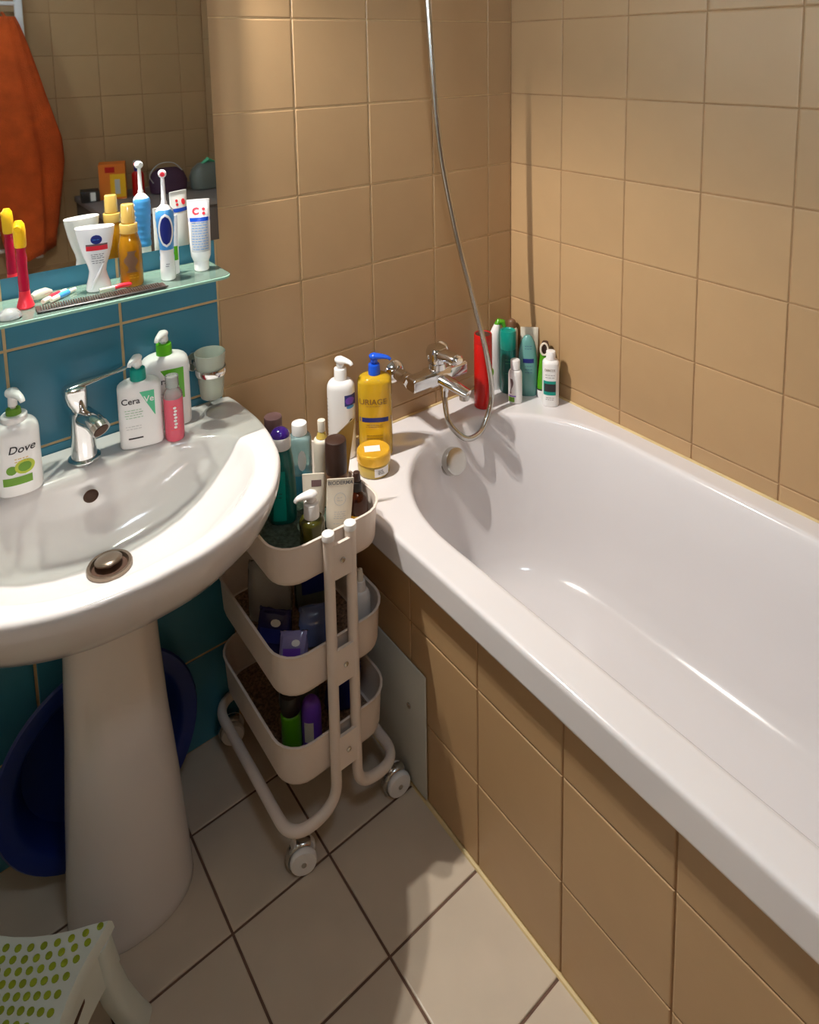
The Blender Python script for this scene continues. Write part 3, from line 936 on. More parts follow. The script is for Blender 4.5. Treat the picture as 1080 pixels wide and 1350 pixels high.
for sx in (-1, 1):
    for sy in (-1, 1):
        g = G()
        rr_ = []
        for t in (0, 0.3, 0.6, 0.85, 1.0):
            z = (SH - 0.018) * (1 - t)
            cx_, cy_ = sx * (SW - 0.024 + 0.036 * t ** 1.8), sy * (SD - 0.022 + 0.032 * t ** 1.8)
            rr_.append([(cx_ + p[0], cy_ + p[1], z) for p in ring((0, 0.017 + 0.003 * t, 0.017 + 0.003 * t, 3), 20)])
        g.loft(rr_).obj('leg', 'stool_white', stool)
G().loft([seat_ring(SW - 0.003, SD - 0.003, SH - 0.019), seat_ring(SW + 0.005, SD + 0.005, SH - 0.085), seat_ring(SW + 0.001, SD + 0.001, SH - 0.0855), seat_ring(SW - 0.007, SD - 0.007, SH - 0.019)], False, False).obj('skirt', 'stool_white', stool, angle=50)
for sx in (-1, 1):
    for y0 in (-0.045, 0.005):
        x = sx * (SW - 0.026 * (1 - (y0 / SD) ** 2) + 0.0015)
        G().box(x - 0.002, x + 0.002, y0, y0 + 0.028, SH - 0.052, SH - 0.046).obj('slot', 'dark_hole', stool)

# ================================================================== things on the washbasin
GS = 'toiletries on the washbasin'
t = thing('soap_dispenser', 'white hand soap pump bottle with a lime slice print beside the basin tap', 'soap bottle', (-1.296, -0.085, SZ), -8, GS)
S = bsecs(0.128, 0.036, 0.026, 2.4, 0.022, 0.017, 0.005)
G().secs(S, 36).obj('body', 'white_gloss', t)
G().secs([(0.125, .019, .019), (0.127, .0205, .0205), (0.136, .0205, .0205), (0.138, .0185, .0185)], 28).obj('collar', 'white', t)
pump(t, 0.136, 0.012, 'leaf', 'white', 25, 0.047, 0.012, 0.036, 0.010)
text(S, 'Dove', 0.007, 0.084, 0.0185, t, 'ink', bold=0.0002, shear=0.25)
oval(S, 0.010, 0.052, 0.015, 0.013, t, 'limeslice', 'lime_print')
oval(S, -0.010, 0.049, 0.008, 0.008, t, 'leaf', 'leaf_print', 0.0004)
oval(S, 0.010, 0.052, 0.010, 0.0085, t, 'leaf', 'lime_flesh', 0.0009)
patch(S, 0.022, 0.036, -0.024, 0.020, t, 'leaf', 'green_band')
lines(S, [0.062, 0.067], -0.005, 0.016, t, 'gold')

t = thing('cleanser_bottle', 'white flat pump bottle with teal collar and green triangle on the washbasin', 'cleanser bottle', (-1.086, -0.074, SZ), -14, GS)
S = bsecs(0.130, 0.039, 0.020, 3.6, 0.014, 0.015, 0.005)
G().secs(S, 40).obj('body', 'white', t)
pump(t, 0.128, 0.0145, 'teal', 'white', -32, 0.050, 0.024, 0.028, 0.0085)
patch(S, 0.062, 0.112, lambda z: 0.000 + (0.112 - z) / 0.05 * 0.025, 0.026, t, 'mint', 'green_triangle')
text(S, 'Cera', -0.0165, 0.096, 0.0165, t, 'ink', bold=0.0002)
text(S, 'Ve', 0.0160, 0.096, 0.0165, t, 'white', eps=0.0011, bold=0.0002)
lines(S, [0.078, 0.073, 0.068, 0.063], -0.028, 0.004, t, 'green_ink')
lines(S, [0.046, 0.041], -0.028, 0.0, t, 'pale_grey')
patch(S, 0.021, 0.024, -0.024, 0.002, t, 'ink', 'dark_line')

t = thing('lotion_bottle', 'large white pump bottle with lime green collar standing against the blue tiles', 'lotion bottle', (-1.022, -0.034, SZ), -12, GS)
S = bsecs(0.148, 0.045, 0.026, 3.6, 0.018, 0.017, 0.006)
G().secs(S, 40).obj('body', 'white', t)
pump(t, 0.146, 0.0155, 'lime', 'white', -32, 0.050, 0.024, 0.030, 0.009)
patch(S, 0.112, 0.124, lambda z: -0.012 + (0.124 - z) * 0.6, 0.032, t, 'lime', 'green_band')
patch(S, 0.060, 0.112, lambda z: 0.016 + (0.112 - z) * 0.22, 0.032, t, 'lime', 'green_corner')
text(S, 'CeraVe', -0.006, 0.101, 0.018, t, 'ink', bold=0.0002)
lines(S, [0.075, 0.068, 0.040], -0.03, 0.006, t, 'pale_grey')

t = thing('pink_bottle', 'slim clear bottle of pink liquid in front of the white pump bottles', 'bottle', (-1.030, -0.096, SZ), -12, GS)
S = [(0, .0165, .0165), (0.002, .0178, .0178), (0.010, .0182, .0182), (0.085, .0182, .0182), (0.092, .0178, .0178), (0.099, .014, .014), (0.102, .0105, .0105)]
G().secs(S[:3] + [(0.010, .0182, .0182), (0.085, .0182, .0182)], 30).obj('liquid', 'pink', t)
G().secs([(0.084, .0180, .0180), (0.092, .0178, .0178), (0.099, .014, .014), (0.103, .0105, .0105), (0.105, .0105, .0105)], 30).obj('shoulder', 'clear', t)
G().secs(cyl(0.104, 0.128, 0.0125, 0.002), 26).obj('cap', 'clear', t)
for zz in range(7):
    oval(S, 0.001 * (zz % 2), 0.030 + zz * 0.0065, 0.0030, 0.0026, t, 'white', 'white_print', 0.0006)
lines(S, [0.072, 0.066, 0.030, 0.024], -0.010, 0.010, t, 'bright_red')

t = thing('toothbrush_tumbler', 'frosted glass tumbler in a chrome ring fixed to the wall by the washbasin', 'tumbler', (-0.937, 0, 0.838), 0)
TY_ = -0.056
G().loft([ring((z, r, r, 2, 0, TY_), 36) for z, r in ((0, .020), (0.002, .0225), (0.01, .0235), (0.09, .0305), (0.096, .0312), (0.097, .0305), (0.094, .0295), (0.012, .0215), (0.010, .018))], True, True).obj('glass', 'frost', t)
G().tube([(0.0305 * math.cos(2 * PI * k / 32), TY_ + 0.0305 * math.sin(2 * PI * k / 32), 0.058) for k in range(32)], 0.0075, 10, 0.22, closed=True, up=(1, 0, 0)).obj('ring', 'chrome', t)
G().tube([(-0.012, -0.024, 0.058), (-0.016, -0.001, 0.062)], 0.006, 12).obj('arm', 'chrome', t)
G().secs(cyl(0.0, 0.010, 0.021, 0.002), 24).xf(Matrix.Translation((-0.016, -0.001, 0.064)) @ Matrix.Rotation(R(90), 4, 'X')).obj('wall_mount', 'chrome', t)

# ================================================================== things on the glass shelf
ZG = 1.1153
GG = 'toiletries on the glass shelf'


def small_brush(name, label, x, y, head_m, body_m, foot_m, rz, h=0.15):
    t = thing(name, label, 'toothbrush', (x, y, ZG), rz, GG)
    G().secs([(0, .012, .012), (0.003, .014, .014), (0.010, .012, .012), (0.020, .009, .009), (0.030, .0085, .0085)], 22).obj('foot', foot_m, t)
    G().secs([(0.024, .0082, .0078), (0.045, .0088, .008), (0.07, .0078, .0075), (0.088, .0085, .008), (0.098, .0070, .0065), (0.106, .0075, .007), (0.118, .006, .006)], 20).obj('handle', body_m, t)
    G().secs([(0.106, .0085, .0075), (0.110, .0095, .0085), (0.135, .0098, .009), (0.146, .0088, .008), (0.152, .005, .005)], 20).obj('head_cover', head_m, t)
    G().tube([(0, -0.004, 0.142), (0, -0.013, 0.140)], 0.0055, 12).obj('bristle_cap', head_m, t)
    return t


small_brush('toothbrush', 'red and purple child toothbrush with a yellow head standing on the glass shelf', -1.262, -0.075, 'yellow', 'crimson', 'bright_red', -20)
t = thing('suction_cap', 'small clear domed cap lying on the glass shelf by the red toothbrush', 'cap', (-1.292, -0.112, ZG), 0, GG)
G().loft([ring((z, r, r), 24) for z, r in ((0, .017), (0.002, .019), (0.008, .017), (0.014, .010), (0.016, .004))]).obj('cap', 'clear', t)
t = thing('brush_head_case', 'cloudy plastic toothbrush head cover lying on the glass shelf', 'case', (-1.232, -0.048, ZG), 24, GG)
G().tube([(-0.018, 0, 0.009), (-0.010, 0, 0.010), (0.008, 0, 0.010), (0.018, 0, 0.008)], [0.006, 0.0095, 0.010, 0.005], 16, 0.9).obj('case', 'frost', t)
for nm, lb, x, y, rz, m1, m2 in (('toothbrush_refill', 'small toothbrush head with a red grip lying by the comb on the shelf', -1.213, -0.058, 43, 'offwhite', 'bright_red'), ('toothbrush_refill', 'small toothbrush head with a blue grip lying by the comb on the shelf', -1.199, -0.060, 40, 'offwhite', 'sky')):
    t = thing(nm, lb, 'brush head', (x, y, ZG), rz, GG)
    G().tube([(-0.032, 0, 0.005), (-0.018, 0, 0.005), (0.0, 0, 0.005), (0.030, 0, 0.004)], [0.004, 0.0045, 0.004, 0.0034], 10).obj('stem', m1, t)
    G().tube([(-0.014, 0, 0.0052), (-0.004, 0, 0.0054), (0.012, 0, 0.005)], [0.0045, 0.0052, 0.0046], 12).obj('grip', m2, t)
t = thing('flosser', 'white and red interdental brush lying on the comb', 'interdental brush', (-1.120, -0.090, ZG + 0.002), 0, GG)
G().tube([(-0.026, 0.0, 0.0045), (0.0, 0, 0.005)], [0.0042, 0.0042], 12).obj('cap', 'frost', t)
G().tube([(0.0, 0, 0.005), (0.010, 0, 0.006), (0.026, 0.002, 0.005), (0.031, 0.002, 0.005)], [0.0038, 0.0046, 0.0040, 0.002], 12).obj('handle', 'bright_red', t)

t = thing('comb', 'long dark fine-toothed comb lying along the front of the glass shelf', 'comb', (-1.145, -0.120, ZG), -3)
G().tube([(-0.108, -0.007, 0.0022), (-0.104, -0.008, 0.0024), (0.0, -0.009, 0.0026), (0.104, -0.008, 0.0024), (0.108, -0.006, 0.0022)], [0.0018, 0.0034, 0.0040, 0.0034, 0.0018], 10, 0.55).obj('spine', 'black', t)
g = G()
for k in range(50):
    x = -0.099 + k * 0.0040
    g.box(x - 0.0009, x + 0.0009, -0.008, 0.024, 0.0010, 0.0032)
g.box(-0.107, -0.101, -0.009, 0.023, 0.0008, 0.0034)
g.box(0.099, 0.105, -0.009, 0.018, 0.0008, 0.0034)
g.obj('teeth', 'dark_brown', t, False, kind='stuff')

t = thing('twist_bottle', 'white hourglass-shaped bottle with a round blue badge on the glass shelf', 'bottle', (-1.140, -0.062, ZG), -12, GG)
S = [(0.0, .020, .011, 2.4), (0.002, .0215, .012, 2.4), (0.012, .0205, .0125, 2.2), (0.026, .0165, .0135, 2), (0.037, .0145, .0140, 2), (0.048, .0165, .0145, 2), (0.065, .0225, .0155, 2.2), (0.085, .0275, .0160, 2.3), (0.105, .0315, .0155, 2.4), (0.118, .0335, .0145, 2.4)]
G().secs(S, 40).obj('body', 'white_gloss', t)
G().secs([(0.118, .0335, .0145, 2.4), (0.1195, .0325, .0135, 2.4), (0.120, .030, .011, 2.4)], 40).obj('top', 'white_gloss', t)
G().tube([(-0.012, -0.0125, 0.006), (-0.006, -0.0150, 0.022), (0.003, -0.0150, 0.038), (0.010, -0.0140, 0.052)], [0.002, 0.0032, 0.0032, 0.001], 10).obj('twist_ridge', 'white_gloss', t)
oval(S, 0.001, 0.098, 0.0095, 0.0085, t, 'navy', 'round_badge')
lines(S, [0.0975], -0.005, 0.007, t, 'sky', 0.0010, 'badge_print', 0.0011)
patch(S, 0.078, 0.0865, -0.017, 0.019, t, 'bright_red', 'red_band')
patch(S, 0.0865, 0.090, -0.017, 0.019, t, 'mauve', 'brown_band')
lines(S, [0.070, 0.0665, 0.063, 0.058, 0.054], -0.010, 0.012, t, 'grey_label')

t = thing('oil_spray', 'amber bottle of hair oil with a cream pump cap on the glass shelf', 'spray bottle', (-1.083, -0.069, ZG), -16, GG)
S = [(0, .0195, .0195), (0.003, .0208, .0208), (0.05, .0210, .0210), (0.075, .0205, .0205), (0.092, .0165, .0165), (0.100, .0145, .0145)]
G().secs(S, 32).obj('body', 'amber_liquid', t)
G().secs(cyl(0.099, 0.117, 0.0160, 0.001), 28).obj('collar', 'gold_cap', t)
G().secs(cyl(0.117, 0.154, 0.0125, 0.0025, 0.0115), 26).obj('cap', 'gold_cap', t)
patch(S, 0.028, 0.068, lambda z: -0.008 + 0.004 * math.sin(z * 220), lambda z: 0.010 + 0.003 * math.cos(z * 260), t, 'brown', 'brown_motif')
lines(S, [0.022, 0.017], -0.004, 0.012, t, 'gold')

t = thing('electric_toothbrush', 'blue and white electric toothbrush standing upright on the glass shelf', 'electric toothbrush', (-1.020, -0.084, ZG), -17, GG)
S = [(0, .0125, .0125), (0.002, .0138, .0138), (0.02, .0140, .0140), (0.05, .0125, .0130), (0.07, .0130, .0135), (0.10, .0155, .0150), (0.125, .0168, .0155), (0.136, .0150, .0140), (0.142, .010, .010), (0.146, .0062, .0062)]
G().secs(S, 34).obj('body', 'white_gloss', t)
oval(S, 0.0, 0.098, 0.0132, 0.0325, t, 'white', 'grip_outline', 0.0016)
oval(S, 0.0, 0.098, 0.0105, 0.0275, t, 'navy', 'grip_button', 0.0024)
patch(S, 0.060, 0.137, lambda z: -0.0168 * min(1, (at_z(S, z)[1] / 0.0168)), lambda z: 0.0168 * min(1, (at_z(S, z)[1] / 0.0168)), t, 'sky', 'blue_front', 0.0008, nz=14, nx=14)
bs = []
for k in range(25):
    z = 0.036 + 0.100 * k / 24
    q = at_z(S, z)
    rg = 0.0006 if k % 3 else -0.0002
    bs.append((z, q[1] + rg, q[2] + rg))
G().secs(bs, 34).xf(Matrix.Translation((0, 0.0022, 0))).obj('ribbed_back', 'sky', t)
lines(S, [0.032, 0.028], -0.005, 0.005, t, 'grey_label')
G().secs([(0.144, .0052, .0052), (0.150, .0056, .0056), (0.154, .0042, .0042), (0.185, .0036, .0036), (0.200, .0034, .0034, 2, 0, 0)], 18).obj('brush_stem', 'white', t)
mh = Matrix.Translation((0, -0.0005, 0.2045)) @ Matrix.Rotation(R(90), 4, 'X')
G().secs([(-0.006, .0050, .0050), (-0.004, .0074, .0074), (0.004, .0076, .0076), (0.006, .0062, .0062)], 22).xf(mh).obj('brush_head', 'white', t)
G().secs([(0.006, .0042, .0042), (0.011, .0042, .0042)], 16).xf(mh).obj('bristles', 'bright_red', t)

t = thing('gel_tube', 'small white tube with a green cap behind the electric toothbrush', 'tube', (-0.998, -0.058, ZG), -14, GG)
S = [(0, .0075, .0075), (0.001, .0085, .0085), (0.022, .0085, .0085), (0.023, .0088, .0088), (0.05, .0090, .0082), (0.09, .0095, .0045), (0.110, .0098, .0016), (0.116, .0098, .0012)]
G().secs(S[2:], 26).obj('body', 'white', t)
G().secs([(0, .0075, .0075), (0.001, .0085, .0085), (0.022, .0085, .0085)], 24).obj('cap', 'white', t)
patch(S, 0.028, 0.056, -0.007, 0.007, t, 'lime', 'green_label')

t = thing('toothpaste', 'white and blue toothpaste tube standing on its cap at the end of the glass shelf', 'toothpaste', (-0.949, -0.070, ZG), -18, GG)
S = [(0.020, .0155, .0150, 2), (0.030, .0190, .0170, 2), (0.05, .0200, .0160, 2), (0.08, .0205, .0125, 2.1), (0.11, .0210, .0080, 2.2), (0.130, .0213, .0030, 2.4), (0.136, .0215, .0014, 3), (0.143, .0215, .0012, 3)]
G().secs(S, 36).obj('body', 'white_gloss', t)
G().secs(cyl(0, 0.021, 0.0140, 0.0015, 0.0145), 28).obj('cap', 'white', t)
patch(S, 0.100, 0.108, -0.0205, 0.0205, t, 'royal', 'blue_band')
patch(S, 0.100, 0.108, -0.0205, 0.0205, t, 'royal', 'blue_band', back=True)
oval(S, 0.008, 0.1195, 0.0050, 0.0065, t, 'bright_red', 'red_mark', back=True)
oval(S, -0.008, 0.1235, 0.0030, 0.0030, t, 'bright_red', 'red_dot', back=True)
oval(S, -0.008, 0.1155, 0.0030, 0.0030, t, 'bright_red', 'red_dot', back=True)
patch(S, 0.040, 0.100, lambda z: -0.0170, lambda z: 0.0170, t, 'pale_grey', 'text_field', 0.0003)
lines(S, [0.045 + 0.0052 * k for k in range(11)], -0.016, 0.015, t, 'sky')
text(S, 'C', -0.006, 0.120, 0.018, t, 'bright_red', bold=0.0010)
oval(S, 0.009, 0.1235, 0.0030, 0.0030, t, 'bright_red', 'red_dot')
oval(S, 0.009, 0.1155, 0.0030, 0.0030, t, 'bright_red', 'red_dot')

# ================================================================== things on the bath rim
ZR = RIM
GB = 'toiletries on the bath rim'
t = thing('body_lotion', 'tall white pump bottle with a blue square emblem beside the yellow wash bottle', 'lotion bottle', (-0.617, -0.040, ZR), -40, GB)
S = bsecs(0.192, 0.033, 0.027, 2.3, 0.020, 0.016, 0.004)
G().secs(S, 36).obj('body', 'white', t)
pump(t, 0.190, 0.0155, 'white_gloss', 'white_gloss', 62, 0.058, 0.030, 0.034, 0.011)
patch(S, 0.135, 0.162, 0.012, 0.034, t, 'navy', 'blue_square')
oval(S, 0.023, 0.148, 0.009, 0.009, t, 'violet', 'violet_dot', 0.0009)
oval(S, 0.024, 0.132, 0.008, 0.004, t, 'sky', 'sky_tab', 0.0009)
lines(S, [0.148 - 0.009 * k for k in range(13)], -0.033, -0.029, t, 'grey_label')
oval(S, 0.026, 0.090, 0.005, 0.012, t, 'olive', 'olive_drop', 0.0009)

t = thing('shower_oil', 'tall clear bottle of yellow shower oil with a bright blue pump', 'wash bottle', (-0.549, -0.083, ZR), -36, GB)
S = bsecs(0.200, 0.041, 0.029, 2.8, 0.016, 0.016, 0.005)
G().secs(S, 40).obj('body', 'yellow_liquid', t)
pump(t, 0.199, 0.0145, 'royal', 'royal', 80, 0.052, 0.026, 0.040, 0.010)
text(S, 'URIAGE', -0.004, 0.142, 0.019, t, 'brown_ink', bold=0.0002)
lines(S, [0.131], -0.022, 0.016, t, 'brown_ink')
patch(S, 0.092, 0.103, -0.036, 0.038, t, 'navy', 'blue_band')
lines(S, [0.084, 0.079, 0.058, 0.050], -0.022, 0.02, t, 'brown_ink')

t = thing('cream_jar', 'round yellow cream jar with a golden lid and white sticker on the bath rim', 'jar', (-0.597, -0.143, ZR), -38, GB)
S = [(0, .034, .034), (0.002, .0365, .0365), (0.006, .0375, .0375), (0.030, .0375, .0375), (0.032, .036, .036)]
G().secs(S, 40).obj('body', 'gold_clear', t)
G().secs([(0.030, .0370, .0370), (0.031, .0392, .0392), (0.050, .0392, .0392), (0.053, .0384, .0384), (0.055, .036, .036), (0.0545, .033, .033), (0.0540, .010, .010)], 40).obj('lid', 'gold', t)
G().box(-0.021, 0.015, -0.012, 0.012, 0.0542, 0.0548).xf(Matrix.Rotation(R(8), 4, 'Z')).obj('sticker', 'white', t, False)
patch(S, 0.006, 0.026, 0.004, 0.034, t, 'white', 'white_label')
lines(S, [0.020, 0.016, 0.012], 0.012, 0.026, t, 'ink', eps=0.0009)

t = thing('shaving_can', 'red aerosol can with a smoky grey top behind the hose loop', 'can', (-0.196, -0.088, ZR), -42, GB)
S = cyl(0, 0.186, 0.0245, 0.003)
G().secs([(0, .0225, .0225), (0.002, .0245, .0245), (0.180, .0245, .0245), (0.182, .0238, .0238)], 34).obj('body', 'red', t)
G().secs([(0.181, .0240, .0240), (0.183, .0245, .0245), (0.203, .0243, .0243), (0.206, .0232, .0232), (0.206, .0215, .0215), (0.203, .0205, .0205)], 34).obj('cap', 'red', t)
G().secs([(0.200, .0204, .0204), (0.2042, .0204, .0204), (0.2052, .012, .012)], 30).obj('cap_disc', 'redcap', t, label='smoky grey disc in the cap')

t = thing('cleaner_bottle', 'curved white bottle with a green nozzle in the bath corner', 'cleaner bottle', (-0.104, -0.026, ZR), -40, GB, tilt=(0, 0))
S = [(0, .026, .018, 2.4, 0, 0), (0.004, .028, .020, 2.4, 0, 0), (0.05, .029, .020, 2.4, -.003, 0), (0.10, .025, .019, 2.3, -.001, 0), (0.145, .018, .016, 2.2, .006, 0), (0.175, .012, .013, 2, .013, 0), (0.190, .009, .010, 2, .017, 0)]
G().secs(S, 32).obj('body', 'white', t)
G().tube([(0.016, 0, 0.186), (0.022, 0, 0.198), (0.032, 0, 0.196), (0.037, 0, 0.180)], [0.0095, 0.0095, 0.008, 0.005], 14).obj('nozzle', 'green', t)
oval(S, -0.002, 0.055, 0.007, 0.013, t, 'leaf', 'leaf_emblem')

t = thing('brown_bottle', 'small brown-capped bottle hidden behind the teal shampoo in the bath corner', 'bottle', (-0.024, -0.028, ZR), -40, GB)
G().secs(bsecs(0.160, 0.018, 0.018, 2, 0.012, 0.009), 26).obj('body', 'offwhite', t)
G().secs([(0.159, .012, .012), (0.176, .012, .012), (0.182, .009, .009), (0.185, .004, .004)], 22).obj('cap', 'brown', t)

t = thing('teal_shampoo', 'round teal green shampoo bottle in the corner group on the bath rim', 'shampoo bottle', (-0.083, -0.071, ZR), -42, GB)
S = [(0, .0205, .0205), (0.003, .0225, .0225), (0.125, .0225, .0225), (0.128, .0218, .0218)]
G().secs(S, 32).obj('body', 'dark_teal', t)
G().secs([(0.127, .0218, .0218), (0.129, .0228, .0228), (0.174, .0228, .0228), (0.178, .0215, .0215), (0.180, .0215, .0215), (0.181, .017, .017), (0.178, .015, .015)], 32).obj('cap', 'teal', t, label='lighter teal cap')
lines(S, [0.10, 0.09, 0.06], -0.010, 0.012, t, 'mint')

t = thing('white_tube', 'flat white tube standing behind the turquoise bottle against the wall', 'tube', (-0.022, -0.096, ZR), -44, GB)
S = [(0.022, .018, .015, 2), (0.03, .023, .017, 2), (0.08, .024, .013, 2.2), (0.15, .025, .004, 2.6), (0.172, .025, .0015, 3), (0.180, .025, .0013, 3)]
G().secs(S, 30).obj('body', 'offwhite', t)
G().secs(cyl(0, 0.023, 0.0165, 0.002), 26).obj('cap', 'white', t)

t = thing('turquoise_bottle', 'translucent pale turquoise oval bottle between the teal and green bottles', 'gel bottle', (-0.056, -0.121, ZR), -44, GB)
S = [(0, .024, .013, 2.3), (0.003, .0255, .0145, 2.3), (0.05, .0265, .015, 2.3), (0.10, .0262, .0145, 2.2), (0.135, .0235, .0130, 2.1), (0.155, .0190, .0115, 2), (0.170, .0110, .008, 2), (0.174, .005, .004, 2)]
G().secs(S, 32).obj('body', 'aqua_bottle', t)
patch(S, 0.098, 0.110, -0.014, 0.016, t, 'navy', 'dark_blue_band')
lines(S, [0.145, 0.138, 0.088, 0.078, 0.070], -0.010, 0.012, t, 'navy')

t = thing('green_bottle', 'bright green bottle with a white base and a looped top', 'shampoo bottle', (-0.0285, -0.158, ZR), -46, GB)
S = [(0.024, .020, .015, 2.4), (0.05, .0185, .0145, 2.3), (0.09, .0150, .0135, 2.2), (0.118, .0125, .0125, 2.1), (0.126, .0122, .0120, 2.1)]
G().secs([(0, .018, .0135, 2.4), (0.003, .020, .015, 2.4), (0.022, .020, .015, 2.4)], 30).obj('base', 'white', t, label='white base')
G().secs([(0.0215, .0204, .0154, 2.4), (0.0255, .0204, .0154, 2.4)], 30).obj('dark_ring', 'black', t)
G().secs(S, 30).obj('body', 'green', t)
G().tube([(0.010 * math.cos(a) - 0.001, -0.012, 0.142 + 0.017 * math.sin(a)) for a in [2 * PI * k / 24 for k in range(24)]], 0.0028, 10, closed=True, up=(0, 1, 0)).obj('loop', 'offwhite', t)
G().secs([(0.125, .0120, .0115, 2.2), (0.145, .0115, .010, 2.2), (0.158, .008, .008, 2)], 24).xf(Matrix.Translation((0.002, 0.003, 0))).obj('cap', 'dark_brown', t)

t = thing('small_white_bottle', 'small white bottle with purple stripe in front of the teal shampoo', 'lotion bottle', (-0.113, -0.128, ZR), -43, GB)
S = bsecs(0.094, 0.0190, 0.0165, 2.2, 0.016, 0.012, 0.003)
G().secs(S, 32).obj('body', 'white_gloss', t)
G().secs(cyl(0.093, 0.122, 0.0128, 0.003), 26).obj('cap', 'white', t)
patch(S, 0.006, 0.020, -0.0180, -0.003, t, 'leaf', 'green_label')
patch(S, 0.0215, 0.0245, lambda z: -0.0182, lambda z: 0.001, t, 'violet', 'purple_stripe')
patch(S, 0.030, 0.072, lambda z: -0.014 - 0.002 * math.sin(z * 90), lambda z: -0.009 + 0.003 * math.sin(z * 130), t, 'mauve', 'mauve_script')

t = thing('white_label_bottle', 'white bottle with a teal and black label at the wall end of the bath rim', 'shampoo bottle', (-0.048, -0.198, ZR), -46, GB)
S = bsecs(0.128, 0.0225, 0.0205, 2.6, 0.010, 0.012, 0.003)
G().secs(S, 34).obj('body', 'white', t)
G().secs(cyl(0.127, 0.152, 0.0130, 0.002, 0.0125), 26).obj('cap', 'white', t)
patch(S, 0.034, 0.074, -0.0195, 0.0130, t, 'teal', 'teal_label')
patch(S, 0.044, 0.066, -0.0175, 0.0125, t, 'ink', 'black_label', 0.0009)
text(S, 'DERCOS', -0.003, 0.104, 0.0095, t, 'brown_ink', width=0.027)
lines(S, [0.090, 0.083], -0.017, 0.010, t, 'grey_label')
lines(S, [0.026, 0.021], -0.014, 0.008, t, 'mauve')

# ================================================================== things in the trolley
ZT = 0.5765
G1 = 'toiletries in the top tray of the trolley'
lm = thing('tray_mat', 'rough dark green mat lining the top tray of the trolley', 'mat', (TX, TY, ZT - 0.001))
G().loft([rrect(HX - 0.016, HY - 0.016, 0.04, 0), rrect(HX - 0.016, HY - 0.016, 0.04, 0.0025)]).obj('mat', 'mat_green', lm)
ZT = 0.579
t = thing('mauve_cap_bottle', 'bottle with a dull mauve cap at the back of the trolley beside the washbasin', 'bottle', (-0.806, -0.062, ZT), -28, G1)
G().secs(bsecs(0.138, 0.024, 0.020, 2.3, 0.010, 0.014), 30).obj('body', 'offwhite', t)
G().secs(cyl(0.137, 0.172, 0.0195, 0.003), 30).obj('cap', 'mauve', t)

t = thing('purple_cap_shampoo', 'tall dark teal shampoo bottle with a shiny purple domed lid beside the washbasin', 'shampoo bottle', (-0.842, -0.166, ZT), -30, G1)
S = [(0, .025, .017, 2.4), (0.004, .028, .0195, 2.4), (0.06, .029, .0205, 2.4), (0.12, .0265, .0195, 2.3), (0.155, .0215, .0185, 2.2), (0.162, .019, .017, 2)]
G().secs(S, 34).obj('body', 'dark_teal', t)
G().secs([(0.160, .0205, .0180, 2), (0.162, .0215, .0190, 2), (0.182, .0215, .0195, 2), (0.186, .0205, .0185, 2)], 32).obj('collar', 'white', t)
G().secs([(0.184, .0200, .0180, 2), (0.190, .0200, .0180, 2), (0.197, .0165, .0150, 2), (0.202, .010, .009, 2), (0.203, .003, .003, 2)], 32).obj('lid', 'purple', t, label='shiny purple domed lid')
patch(S, 0.010, 0.118, lambda z: -0.020 + 0.004 * math.sin(z * 20), 0.008, t, 'teal', 'green_label')
lines(S, [0.07, 0.062], -0.014, 0.002, t, 'ink', eps=0.0009)

t = thing('micellar_bottle', 'clear pale blue bottle with a white screw cap in the trolley', 'bottle', (-0.769, -0.112, ZT), -30, G1)
S = bsecs(0.140, 0.0255, 0.022, 2.4, 0.014, 0.015, 0.004)
G().secs(S[:5], 32).obj('liquid', 'blue_liquid', t)
G().secs(S[4:], 32, False).obj('upper_wall', 'aqua', t)
G().secs(cyl(0.139, 0.165, 0.0165, 0.002), 28).obj('cap', 'white', t)
oval(S, 0.004, 0.088, 0.009, 0.024, t, 'white', 'white_print')

t = thing('mist_spray', 'slim white spray bottle with a clear cap in the trolley', 'spray bottle', (-0.748, -0.172, ZT), -32, G1)
G().secs(bsecs(0.150, 0.0180, 0.0180, 2, 0.008, 0.010), 28).obj('body', 'offwhite', t)
G().secs(cyl(0.148, 0.165, 0.0125, 0.003, 0.008), 22).obj('cap', 'gold_clear', t)
G().secs(cyl(0.164, 0.189, 0.0082, 0.001), 20).obj('nozzle', 'offwhite', t)

t = thing('kraft_sachet', 'golden translucent pouch with a pointed corner standing behind the black-capped can', 'pouch', (-0.734, -0.203, ZT), -32, G1, tilt=(0, 6))
g = G()
fr = [(-0.015, 0, 0.004), (0.014, 0, 0.004), (0.022, 0, 0.203), (-0.020, 0, 0.158)]
bk = []
g.loft([[(x * 0.96, -0.0015, z) for x, y, z in fr], [(x, -0.0065 * (1 if z < 0.1 else 0.25), z) for x, y, z in fr], [(x, 0.0065 * (1 if z < 0.1 else 0.25), z) for x, y, z in fr], [(x * 0.96, 0.0015, z) for x, y, z in fr]], True, True)
g.obj('pouch', 'kraft', t, angle=20)
G().box(0.0045, 0.0055, -0.0022, -0.0018, 0.118, 0.142).obj('mark', 'brown_ink', t, False)

t = thing('black_cap_can', 'brown can with a tall black cap in the middle of the trolley', 'deodorant', (-0.757, -0.243, ZT), -30, G1)
S = bsecs(0.112, 0.0214, 0.0214, 2, 0.004, 0.018)
G().secs(S, 32).obj('body', 'brown', t)
G().secs(cyl(0.110, 0.181, 0.0222, 0.0025, 0.0216), 34).obj('cap', 'dark_brown', t, label='tall black-brown cap')
lines(S, [0.10, 0.094, 0.088], -0.006, 0.014, t, 'ink')

